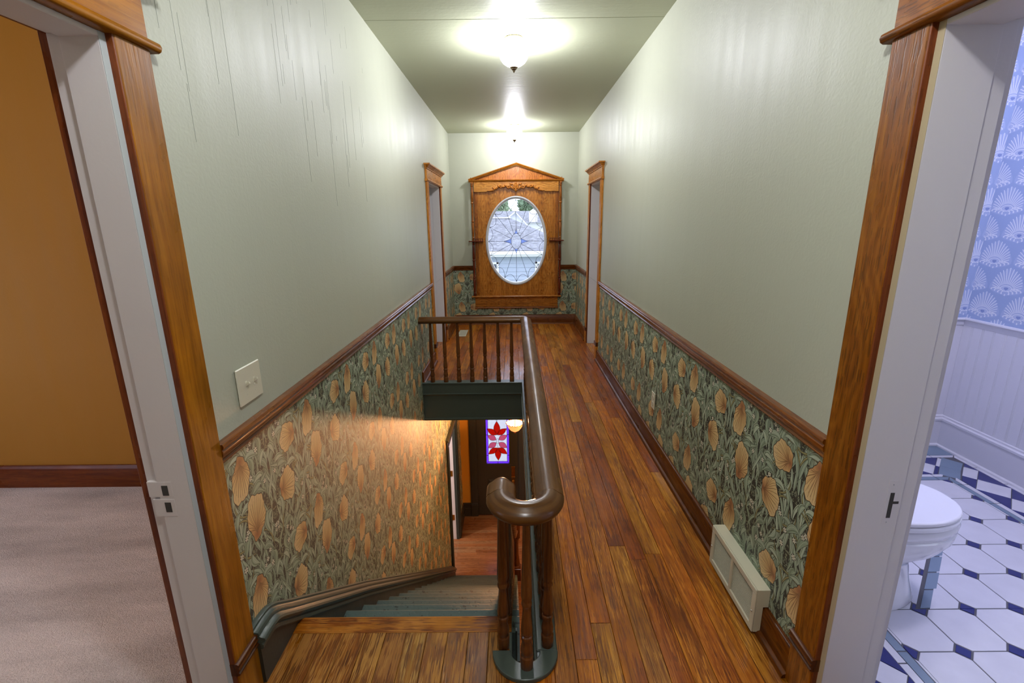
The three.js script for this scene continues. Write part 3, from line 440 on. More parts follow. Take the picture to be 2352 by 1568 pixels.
{ // bead board of the bathroom wainscot, board by board
  const w = struct('wainscot');
  mesh('panel', cbox(XR + 0.155, bathX - 0.006, 0.2, 0.895, bathZ, bathZ + 0.006, 0.001), M.bathWhite, w);
  for (let z = bathZ + 0.006, i = 0; z < -1.55; z += 0.0735, i++) {
    mesh('bead_board', merge([cbox(bathX - 0.009, bathX, 0.2, 0.895, z + 0.0004, z + 0.0604, 0.0012), cbox(bathX - 0.009, bathX, 0.2, 0.895, z + 0.0609, z + 0.0664, 0.0016), cbox(bathX - 0.009, bathX, 0.2, 0.895, z + 0.0669, z + 0.0731, 0.0016)]), M.bathWhite, w);
  }
}
// door openings of the upper hall
let doorN = 0;
function doorFrame(side, zFar, zNear, opt = {}) { // side -1 left wall, 1 right wall
  const d = struct('door_' + ++doorN), X = side < 0 ? XL : XR, o = -side, { deep = side < 0 ? 0.125 : 0.165, cas = M.oak, edge = M.redEdge, head = 2.03, near = false, cw = 0.126 } = opt;
  const bx = (t0, t1, y0, y1, za, zb, c, gr, m, name, p = d) => mesh(name, cbox(X + o * t0, X + o * t1, y0, y1, za, zb, c, gr), m, p);
  for (const [za, zb, ze] of [[zFar - cw, zFar - 0.012, zFar - 0.012], [zNear + 0.012, zNear + cw, zNear + 0.012]]) {
    const c = bx(0, 0.021, 0, head + 0.004, za, zb, 0.003, 'y', cas, 'casing');
    const s = Math.sign(ze - (za + zb) / 2); bx(0.0005, 0.0195, 0.001, head + 0.003, ze - s * 0.001, ze + s * 0.0045, 0.001, 'y', edge, 'casing_edge');
    const y0 = 0.165, pb = [[0, 0], [0.027, 0], [0.033, 0.004], [0.033, 0.009], [0.027, 0.013], [0.030, 0.018], [0.034, 0.024], [0.030, 0.031], [0.027, 0.034], [0.033, 0.038], [0.032, 0.043], [0.026, 0.047], [0, 0.047]];
    const path = side < 0 ? [[X, y0, zb + 0.006], [X, y0, za - 0.006]] : [[X, y0, za - 0.006], [X, y0, zb + 0.006]];
    mesh('plinth_band', sweep(pb, path), M.oakDeep, d);
    bx(0, 0.025, 0, y0, za - 0.002, zb + 0.002, 0.003, 'y', cas, 'plinth');
  }
  const a = zFar - cw, b = zNear + cw;
  { const P = [[0, 0], [0.026, 0], [0.033, 0.004], [0.037, 0.013], [0.033, 0.022], [0.026, 0.026], [0, 0.026]], e = side < 0 ? [b + 0.024, a - 0.024] : [a - 0.024, b + 0.024]; mesh('head_bead', sweep(P, e.map((z) => [X, head, z]), { uo: rnd(), crease: 0.9 }), cas, d); }
  bx(0, 0.022, head + 0.024, head + 0.13, a, b, 0.003, 'z', cas, 'head_board');
  const fr = (t0, t1, e0, e1, y0, y1) => { const A = X, B = X + o * t0, C = X + o * t1; return frustum([Math.min(A, B), Math.max(A, B), a - e0, b + e0], y0, [Math.min(A, C), Math.max(A, C), a - e1, b + e1], y1, 'z'); };
  mesh('cornice', merge([fr(0.030, 0.030, 0.008, 0.008, head + 0.128, head + 0.138), fr(0.034, 0.058, 0.012, 0.036, head + 0.138, head + 0.166), fr(0.066, 0.066, 0.044, 0.044, head + 0.166, head + 0.180)]), cas, d);
  // painted jambs with the rebate for the door at the room side
  const J = (t0, t1, y0, y1, za, zb, n = 'jamb') => mesh(n, cbox(X - o * t0, X - o * t1, y0, y1, za, zb, 0.002, 'y'), M.white, d);
  const rb = deep - 0.036;
  const st = opt.step ?? 0.010;
  J(-0.003, rb, 0, head, zFar - 0.011, zFar + 0.012); J(rb - 0.001, deep, 0, head, zFar - 0.011, zFar + 0.012 - st);
  J(-0.003, rb, 0, head, zNear - 0.012, zNear + 0.011); J(rb - 0.001, deep, 0, head, zNear - 0.012 + st, zNear + 0.011);
  J(-0.003, rb, head - 0.012, head + 0.001, zFar, zNear, 'head_jamb'); J(rb - 0.001, deep, head - 0.001, head + 0.012, zFar - 0.01, zNear + 0.01, 'head_jamb');
  if (opt.strike) {
    mesh('paint_edge', cbox(X + o * 0.0028, X + o * 0.0036, 0, head, zFar - 0.0135, zFar + 0.0122, 0.0002, 'y'), opt.lip, d);
    const x0 = X - o * (rb - 0.012), sg = (t) => X - o * t, z = zFar + 0.012, y = opt.strike;
    const p = mesh('strike_plate', side < 0 ? merge([cbox(sg(rb - 0.042), sg(rb + 0.028), y + 0.004, y + 0.052, z - 0.011, z + 0.0005, 0.0004), cbox(sg(rb - 0.042), sg(rb + 0.020), y - 0.060, y - 0.004, z - 0.011, z + 0.0005, 0.0004)]) : cbox(sg(rb - 0.046), sg(rb - 0.014), y - 0.072, y + 0.072, z - 0.002, z + 0.0004, 0.0003), side < 0 ? M.white : M.white, d);
    if (side < 0) { for (const yy of [y + 0.006, y - 0.048]) mesh('mortise', cbox(sg(rb - 0.030), sg(rb - 0.012), yy + 0.002, yy + 0.034, z, z + 0.0011, 0.0003), M.ivoryDark, p); }
    else { mesh('mortise', merge([cbox(sg(rb - 0.036), sg(rb - 0.024), y - 0.050, y + 0.032, z, z + 0.0010, 0.0003), cbox(sg(rb - 0.026), sg(rb - 0.008), y - 0.004, y + 0.004, z, z + 0.0009, 0.0003)]), M.ivoryDark, p); mesh('screw', merge([rod([sg(rb - 0.032), y + 0.058, z], [sg(rb - 0.032), y + 0.058, z + 0.0012], 0.002), rod([sg(rb - 0.032), y - 0.064, z], [sg(rb - 0.032), y - 0.064, z + 0.0012], 0.002)]), M.steel, p);
      mesh('bolt_hole', rod([sg(deep - 0.016), 1.464, zFar], [sg(deep - 0.016), 1.464, zFar + 0.003], 0.010, 16), M.ivoryDark, d); }
  }
  if (near) { // casing of the room side
    const e = X - o * deep;
    for (const [za, zb] of [[zFar - 0.105, zFar - 0.005], [zNear + 0.005, zNear + 0.105]]) mesh('room_casing', cbox(e, e - o * 0.026, 0, head + 0.01, za, zb, 0.003, 'y'), near, d);
    mesh('room_casing', cbox(e, e - o * 0.026, head + 0.006, head + 0.11, zFar - 0.105, zNear + 0.105, 0.003, 'z'), near, d);
  }
  return d;
}
M.lipGrey = paint('#b9c0c0', 0.45, 0.0002); M.lipCream = paint('#b7a888', 0.45, 0.0002);
doorFrame(-1, -1.22, -0.40, { cas: M.burl, near: M.redEdge, strike: 0.836, lip: M.lipGrey });
doorFrame(1, -1.22, -0.40, { cas: M.oak, near: M.white, strike: 0.80, lip: M.lipCream, step: 0.0035 });
doorFrame(-1, -6.30, -5.47, { cw: 0.118, near: M.oak, cas: M.farOak });
doorFrame(1, -6.15, -5.47, { cw: 0.118, near: M.oak, cas: M.farOak, step: 0.004 });

// fascia of the stair well, painted dark green, and the kerb the balusters stand on
M.lining = paint('#a8b3b8', 0.4, 0.0004);
const fascia = struct('trim_' + ++trimN);
{
  const beam = (s0, s1, t0, t1) => cbox(s0, s1, t0, t1, 0, 0);
  mesh('fascia_board', merge([cbox(XL + 0.001, WX, LC + 0.012, -0.122, WELL1 - 0.02, WELL1, 0.002, 'x'), cbox(XL + 0.001, WX, -0.112, 0.006, WELL1 - 0.02, WELL1 + 0.012, 0.003, 'x')]), M.darkGreen, fascia);
  mesh('lining_board', merge([cbox(WX, WX + 0.02, LC + 0.012, -0.122, WELL1, -1.42, 0.002, 'z'), cbox(WX - 0.012, WX + 0.02, -0.112, 0.006, WELL1 + 0.012, -1.43, 0.003, 'z')]), M.lining, fascia);
  const mp = [[0, -0.128], [0.006, -0.128], [0.010, -0.120], [0.016, -0.112], [0.020, -0.106], [0.012, -0.102], [0, -0.102]];
  mesh('fascia_moulding', sweep(mp, [[XL + 0.002, 0, WELL1], [WX, 0, WELL1], [WX, 0, -1.43]].map((p) => p), { }), M.darkGreen, fascia);
  mesh('fascia_bead', sweep([[0, -0.012], [0.010, -0.010], [0.013, 0], [0.010, 0.010], [0, 0.012]], [[XL + 0.002, LC + 0.014, WELL1], [WX, LC + 0.014, WELL1], [WX, LC + 0.014, -1.43]]), M.darkGreen, fascia);
  mesh('fascia_board', cbox(-0.040, -0.020, LC, -0.002, WELL0, -1.40, 0.002, 'z'), M.darkGreen, fascia);
  mesh('fascia_board', cbox(-0.03, WX + 0.01, LC, -0.021, -1.40, -1.385, 0.002, 'x'), M.darkGreen, fascia);
  // kerb: along the far edge, down the long side and round the near end
  mesh('kerb', cbox(XL + 0.001, WX - 0.008, 0.0, 0.016, -4.628, -4.542, 0.004, 'x'), M.darkGreen, fascia);
  mesh('kerb', cbox(WX - 0.014, 0.153, 0.0, 0.016, -4.628, -1.452, 0.004, 'z'), M.darkGreen, fascia);
  const s = new THREE.Shape(); s.absarc(0.030, 1.452, 0.124, 0, -Math.PI, true); s.lineTo(-0.026, 1.452); s.absarc(0.030, 1.452, 0.055, -Math.PI, 0, false); s.closePath();
  mesh('kerb', plate(s, [], 0.018, [1, 0, 0], [0, 0, -1], [0, 0, 0], { bevel: 0.004, seg: 2, curve: 24 }), M.darkGreen, fascia);
}
// ------------------------------------------------------------------ staircase
const stairs = thing('staircase', 'green painted wooden stairs running down from the worn landing to the lower hall', 'stairs', [0, 0, 0]);
M.stairGreen = std({ color: '#596b66', roughness: 0.58, bumpMap: dataTex(256, 256, (u, v) => 0.7 * fbm(u, v, 14, 14, 4, 45) + 0.3 * (fbm(u, v, 30, 30, 1, 47) > 0.83 ? 0 : 1), { srgb: false, size: [0.5, 0.5] }), bumpScale: 0.0025,
  map: dataTex(512, 256, (u, v) => { const c = fbm(u, v, 40, 20, 3, 48), chip = c > 0.755 ? 0.7 : 0, k = 0.9 + 0.2 * (fbm(u, v, 8, 8, 3, 49) - 0.5); return [lerp(k, 0.16, chip), lerp(k, 0.13, chip), lerp(k, 0.10, chip)]; }, { size: [0.8, 0.4] }) });
{
  const zN = (k) => (k === 0 ? WELL0 : NZ(k));
  for (let k = 1; k <= 17; k++) {
    const y = -RISE * k, zn = zN(k), zb = zN(k - 1) + 0.028;
    mesh('tread', sweep([[0, -0.030], [zb - zn - 0.014, -0.030], [zb - zn - 0.004, -0.025], [zb - zn, -0.015], [zb - zn - 0.004, -0.005], [zb - zn - 0.014, 0], [0, 0]].map(([s, t]) => [s + 0, t]), [[0.012, y, zb], [-0.903, y, zb]], { vo: rnd() * 3, uo: rnd(), crease: 0.9 }), M.stairGreen, stairs);
  }
  for (let k = 1; k <= 18; k++) mesh('riser', cbox(-0.903, -0.006, -RISE * k, -RISE * (k - 1) - 0.028, zN(k - 1) + 0.028, zN(k - 1) + 0.046, 0.001, 'x'), M.stairGreen, stairs);
  // wall string with its moulded cap, which eases level at the landing
  const cap = [[-1.343, 0.172], [-1.39, 0.172], [-1.435, 0.165], [-1.47, 0.145], [-1.51, 0.114], [-1.56, 0.074]]; for (const z of [-2.4, -3.4, -4.4, -5.94]) cap.push([z, stairLine(z) + 0.075]);
  const boardOutline = [...cap.map(([z, y]) => [z, y]), [-5.94, LF], [-5.80, LF], [-1.95, -0.62], [-1.60, -0.30], [-1.343, -0.02]];
  mesh('wall_string', plate(boardOutline, [], 0.036, [0, 0, 1], [0, 1, 0], [XL + 0.037, 0, 0]), M.stringGreen, stairs);
  const capP = [[0, -0.024], [0.041, -0.024], [0.047, -0.018], [0.047, -0.006], [0.042, -0.001], [0.044, 0.004], [0.054, 0.008], [0.058, 0.015], [0.055, 0.023], [0.043, 0.026], [0.037, 0.030], [0.038, 0.038], [0.034, 0.045], [0.022, 0.047], [0.018, 0.050], [0.018, 0.058], [0.012, 0.061], [0, 0.061]];
  const P3 = cap.map(([z, y]) => V(XL + 0.001, y, z)), crv = new THREE.CatmullRomCurve3(P3.slice(0, 6), false, 'centripetal').getPoints(24);
  mesh('string_cap', sweep(capP, [...crv, ...P3.slice(6)]), M.darkGreen, stairs);
  // open string on the hall side, cut to the steps
  const shape = []; shape.push([-1.60, -0.03]); for (let k = 1; k <= 17; k++) { const zr = zN(k - 1) + 0.036; shape.push([zr, -RISE * (k - 1) - 0.03]); shape.push([zr, -RISE * k - 0.03]); } shape.push([NZ(17) + 0.036, -RISE * 17 - 0.03], [NZ(17) + 0.036, LF], [-5.40, LF], [-1.60, -0.46]);
  mesh('open_string', plate(shape, [], 0.026, [0, 0, 1], [0, 1, 0], [0.0, 0, 0]), M.darkGreen, stairs);
  mesh('soffit', hull([[-0.90, -0.47, -1.60], [-0.01, -0.47, -1.60], [-0.90, LF, -5.38], [-0.01, LF, -5.38], [-0.90, -0.44, -1.60], [-0.01, -0.44, -1.60], [-0.90, LF, -5.42], [-0.01, LF, -5.42]], 'z'), M.plain, stairs);
}

// ------------------------------------------------------------------ balustrade
const bal = thing('stair_balustrade', 'dark wooden balustrade with a thick rounded handrail turning back down the stairs', 'balustrade', [0, 0, 0]);
const balP = [[0, 0], [0.0225, 0], [0.0235, 0.004], [0.0235, 0.053], [0.0212, 0.056], [0.0202, 0.060], [0.0215, 0.066], [0.0228, 0.074], [0.0226, 0.086], [0.0205, 0.098], [0.0178, 0.112], [0.0178, 0.118], [0.0205, 0.128], [0.0214, 0.136], [0.0210, 0.143], [0.0172, 0.147], [0.0170, 0.151], [0.0206, 0.157], [0.0212, 0.164], [0.0205, 0.180], [0.0189, 0.200], [0.0155, 0.240], [0.0141, 0.262], [0.0152, 0.268], [0.0180, 0.274], [0.0190, 0.281], [0.0180, 0.288], [0.0160, 0.293], [0.0162, 0.297], [0.0185, 0.302], [0.0196, 0.309], [0.0192, 0.330], [0.0178, 0.386], [0.0160, 0.450], [0.0144, 0.513], [0.0122, 0.625], [0.0122, 0.64], [0, 0.64]];
const railProf = [[-0.030, -0.033], [0.030, -0.033], [0.044, -0.026], [0.0515, -0.012], [0.0515, 0.000], [0.045, 0.010], [0.034, 0.0155], [0.023, 0.024], [0.012, 0.0295], [0, 0.031], [-0.012, 0.0295], [-0.023, 0.024], [-0.034, 0.0155], [-0.045, 0.010], [-0.0515, 0.000], [-0.0515, -0.012], [-0.044, -0.026]];
{
  const g = lathe(balP, 20, 0.7), b0 = mesh('baluster', g, M.baluster, bal), put = (x, y, z, s = 1) => { const b = b0.clone(); b.position.set(x, y, z); b.scale.y = s; b.rotation.y = rnd() * 6; bal.add(b); return b; };
  b0.position.set(0.035, 0.014, -1.385);
  put(-0.053, 0.0, -1.482, 1.02); put(0.116, 0.014, -1.478);
  for (let i = 1; i < 24; i++) put(0.116, 0.014, -1.478 - i * 0.1335, 0.995);
  for (let i = 0; i < 7; i++) put(-0.832 + i * 0.1345, 0.014, -4.575, 0.995);
  // hand rail: wall end, rounded corner, long run, then the U turn
  const Y = 0.662, RX = 0.118, LX = -0.052, CX = (RX + LX) / 2, CR2 = (RX - LX) / 2, CZ = -1.472, run = [[XL + 0.001, Y, -4.575], [RX - 0.055, Y, -4.575]]; for (let i = 1; i <= 6; i++) { const a = (i / 6) * Math.PI / 2; run.push([RX - 0.055 + 0.055 * Math.sin(a), Y, -4.52 - 0.055 * Math.cos(a)]); } run.push([RX, Y, -3.5], [RX, Y, -2.5], [RX, Y, CZ - 0.0006]);
  mesh('handrail', sweep(railProf, run, { crease: 0.9, uo: 0.1 }), M.rail, bal);
  const turn = []; for (let i = 0; i <= 22; i++) { const a = (i / 22) * Math.PI; turn.push([CX + CR2 * Math.cos(a), Y, CZ + CR2 * Math.sin(a)]); }
  mesh('rail_turn', sweep(railProf, turn, { crease: 0.9 }), M.rail, bal);
  // it runs level for a hand's breadth and then dips down with the stairs
  const down = [V(LX, Y, -1.532), V(LX, Y - 0.006, -1.552), V(LX, Y - 0.024, -1.580), V(LX + 0.002, Y - 0.062, -1.628), V(LX + 0.004, Y - 0.118, -1.698)], slopeY = (z) => Y - 0.118 + 0.8 * (z + 1.698);
  const curve = [V(LX, Y, CZ - 0.0006), V(LX, Y, -1.515), ...new THREE.CatmullRomCurve3(down, false, 'centripetal').getPoints(14)]; for (const z of [-2.6, -3.6, -4.6, -5.55]) curve.push(V(-0.046, slopeY(z), z)); curve.push(V(-0.038, slopeY(-5.70) + 0.03, -5.72), V(-0.022, slopeY(-5.70) + 0.02, -5.80));
  mesh('stair_rail', sweep(railProf, curve, { crease: 0.9, uo: 0.2 }), M.rail, bal);
  for (let k = 1; k <= 17; k++) for (const f of [0.30, 0.80]) { const z = lerp(NZ(k) + 0.244, NZ(k), f), y0 = -RISE * k, h = slopeY(z) - 0.030 - y0; put(-0.046, y0, z, h / 0.64); }
  // newel at the foot of the stairs
  const nx = 0.0, nz = -5.90, ny = LF;
  mesh('newel_post', merge([cbox(nx - 0.065, nx + 0.065, ny, ny + 0.20, nz - 0.065, nz + 0.065, 0.004), lathe([[0, 0.2], [0.058, 0.2], [0.058, 0.22], [0.045, 0.235], [0.052, 0.26], [0.05, 0.30], [0.036, 0.42], [0.034, 0.62], [0.044, 0.66], [0.05, 0.69], [0.04, 0.71], [0, 0.71]], 28).translate(nx, ny, nz), cbox(nx - 0.055, nx + 0.055, ny + 0.71, ny + 0.93, nz - 0.055, nz + 0.055, 0.004)]), M.baluster, bal);
  mesh('newel_cap', lathe([[0, 0.93], [0.068, 0.93], [0.072, 0.94], [0.068, 0.95], [0.04, 0.956], [0.032, 0.966], [0.036, 0.976], [0.052, 0.992], [0.058, 1.015], [0.054, 1.04], [0.038, 1.058], [0.014, 1.066], [0, 1.067]], 28).translate(nx, ny, nz), M.baluster, bal);
}

// ------------------------------------------------------------------ hall ceiling lamps
M.canopy = std({ color: '#b8a880', metalness: 0.6, roughness: 0.5 });
const lampMat = std({ color: '#ffffff', emissive: '#ffffff', emissiveIntensity: 2.2, roughness: 0.25 });
function ceilingLamp(x, z, label, power = 1) {
  const t = thing('ceiling_light', label, 'ceiling light', [x, CE, z], 'flush globe lamps on the hall ceiling');
  mesh('canopy', lathe([[0, 0], [0.062, 0], [0.066, -0.004], [0.064, -0.010], [0.056, -0.014], [0.052, -0.022], [0, -0.022]], 36), M.canopy, t);
  const gp = [[0.050, -0.020], [0.062, -0.026], [0.082, -0.042], [0.098, -0.064], [0.104, -0.088], [0.103, -0.112], [0.094, -0.138], [0.078, -0.160], [0.054, -0.177], [0.030, -0.185], [0, -0.187]];
  const gg = new THREE.LatheGeometry(gp.map((p) => new THREE.Vector2(Math.max(p[0], 1e-4), p[1])), 96), P = gg.attributes.position;
  for (let i = 0; i < P.count; i++) { const a = Math.atan2(P.getZ(i), P.getX(i)), k = 1 + 0.022 * Math.cos(a * 24) * sstep(0.03, 0.08, Math.hypot(P.getX(i), P.getZ(i))); P.setX(i, P.getX(i) * k); P.setZ(i, P.getZ(i) * k); }
  gg.computeVertexNormals(); mesh('glass_globe', gg, lampMat, t);
  mesh('finial', lathe([[0, -0.184], [0.026, -0.186], [0.028, -0.190], [0.020, -0.196], [0.018, -0.202], [0.010, -0.208], [0.008, -0.214], [0.004, -0.222], [0, -0.224]], 24), M.bronze, t);
  const l = new THREE.PointLight('#f5f5ff', HALL_LAMP * power, 0, 2); l.position.set(0, -0.115, 0); l.castShadow = true; l.shadow.radius = 3.6; t.add(l);
  return t;
}
ceilingLamp(0.02, -3.76, 'round white glass globe lamp on the ceiling above the stairwell, large and bright');
ceilingLamp(0.035, -6.86, 'smaller looking white glass globe lamp on the ceiling close to the oval window wall', 0.72);
ceilingLamp(0.02, -0.66, 'white glass globe lamp on the hall ceiling overhead between the two open doorways');

// ------------------------------------------------------------------ warm pendant of the lower hall
{
  const t = thing('pendant_lamp', 'glowing amber glass bowl lamp hanging in the lower hall beside the stained glass door', 'lamp', [0.0, -0.985, -5.80]);
  const bowlMat = phys({ color: '#ffcaa0', emissive: '#ff9a55', emissiveIntensity: 1.3, roughness: 0.3 });
  const rim = new THREE.LatheGeometry([[0.001, -0.132], [0.022, -0.130], [0.058, -0.108], [0.088, -0.070], [0.106, -0.030], [0.112, -0.010], [0.104, -0.012], [0.098, -0.032], [0.082, -0.068], [0.054, -0.102], [0.001, -0.122]].map((p) => new THREE.Vector2(...p)), 64);
  mesh('lamp_bowl', rim, bowlMat, t);
  const ruf = []; for (let i = 0; i <= 60; i++) { const a = i / 60 * Math.PI * 2; ruf.push(V(Math.cos(a) * (0.113 + 0.005 * Math.cos(a * 12)), -0.008 + 0.006 * Math.sin(a * 12), Math.sin(a) * (0.113 + 0.005 * Math.cos(a * 12)))); }
  mesh('bowl_rim', tube(ruf, 0.005, 120, 6), M.copper, t);
  mesh('finial', lathe([[0, -0.128], [0.014, -0.130], [0.010, -0.138], [0.013, -0.146], [0.006, -0.156], [0, -0.160]], 16), M.copper, t);
  mesh('stem', merge([rod([0, -0.13, 0], [0, 0.40, 0], 0.006), ...[0, 1, 2].map((i) => rod([Math.cos(i * 2.094) * 0.11, -0.008, Math.sin(i * 2.094) * 0.11], [0, 0.22, 0], 0.003, 6))]), M.copper, t);
  mesh('canopy', lathe([[0, 0.573], [0.06, 0.573], [0.058, 0.56], [0.03, 0.545], [0.008, 0.535], [0.006, 0.39], [0, 0.39]], 24), M.copper, t);
  const bulbMat = std({ color: '#ffffff', emissive: '#ffe0b8', emissiveIntensity: 9, roughness: 0.3 });
  for (let i = 0; i < 3; i++) { const a = i * 2.094 + 0.5; mesh('bulb', lathe([[0, 0], [0.011, 0], [0.012, 0.01], [0.017, 0.03], [0.014, 0.05], [0.005, 0.068], [0, 0.072]], 14).translate(Math.cos(a) * 0.045, -0.055, Math.sin(a) * 0.045), bulbMat, t); }
  const l = new THREE.PointLight('#ffb67c', WARM_LAMP, 0, 2); l.position.set(0, 0.03, 0); l.castShadow = true; l.shadow.radius = 1.5; t.add(l);
}
// wall lamp of the lower hall, under the upper landing: it lights the paper along the foot of the stairs
{
  const t = thing('wall_sconce', 'amber glass wall lamp in the lower hall opposite the foot of the stairs', 'lamp', [XR - 0.003, -1.95, -5.45]);
  mesh('backplate', lathe([[0, 0], [0.05, 0], [0.048, 0.012], [0.02, 0.02], [0, 0.022]], 24).rotateZ(Math.PI / 2), M.copper, t);
  mesh('arm', tube([[-0.02, 0, 0], [-0.07, -0.02, 0], [-0.11, 0.0, 0], [-0.115, 0.03, 0]], 0.007, 20, 8), M.copper, t);
  mesh('shade', lathe([[0.001, 0.02], [0.03, 0.022], [0.052, 0.05], [0.062, 0.09], [0.070, 0.13], [0.066, 0.131], [0.056, 0.09], [0.044, 0.055], [0.001, 0.03]], 32).translate(-0.115, 0, 0), std({ color: '#ffd0a0', emissive: '#ffa860', emissiveIntensity: 1.5, roughness: 0.4 }), t);
  const l = new THREE.PointLight('#ffb678', SCONCE, 0, 2); l.position.set(-0.115, 0.10, 0); l.castShadow = true; l.shadow.radius = 2.5; t.add(l);
}
// lamp of the room behind the lower doorway
{
  const t = thing('room_lamp', 'white ball lamp hanging in the room behind the lower doorway', 'lamp', [-2.3, -1.15, -5.88]);
  mesh('globe', new THREE.SphereGeometry(0.09, 32, 20), std({ color: '#ffffff', emissive: '#fff2f0', emissiveIntensity: 3, roughness: 0.3 }), t);
  mesh('cord', rod([0, 0.085, 0], [0, 0.75, 0], 0.004), M.ivoryDark, t);
  const l = new THREE.PointLight('#ffeef0', ROOM_LAMP, 0, 2); l.castShadow = true; l.shadow.radius = 3; t.add(l);
}
// bedroom ceiling lamp
{
  const t = thing('bedroom_light', 'shallow white glass lamp on the bedroom ceiling', 'ceiling light', [-2.7, CE, -1.0]);
  mesh('base', lathe([[0, 0], [0.10, 0], [0.10, -0.02], [0, -0.02]], 32), M.steel, t);
  mesh('shade', lathe([[0.15, -0.02], [0.165, -0.035], [0.15, -0.07], [0.09, -0.10], [0, -0.11]], 40), std({ color: '#ffffff', emissive: '#fff0e0', emissiveIntensity: 3, roughness: 0.4 }), t);
  const l = new THREE.PointLight('#fff2e8', BED_LAMP, 0, 2); l.position.set(0, -0.16, 0); l.castShadow = true; l.shadow.radius = 6; t.add(l);
}
// bathroom ceiling lamp
{
  const t = thing('bathroom_light', 'round white disc lamp on the bathroom ceiling', 'ceiling light', [2.25, CE, -1.9]);
  mesh('base', lathe([[0, 0], [0.17, 0], [0.17, -0.03], [0.16, -0.035], [0, -0.035]], 40), M.steel, t);
  mesh('diffuser', lathe([[0.155, -0.033], [0.155, -0.05], [0.13, -0.065], [0.06, -0.074], [0, -0.076]], 40), std({ color: '#ffffff', emissive: '#dfe0ff', emissiveIntensity: 3, roughness: 0.4 }), t);
  const l = new THREE.PointLight('#e6e2ff', BATH_LAMP, 0, 2); l.position.set(0, -0.14, 0); l.castShadow = true; l.shadow.radius = 6; t.add(l);
}
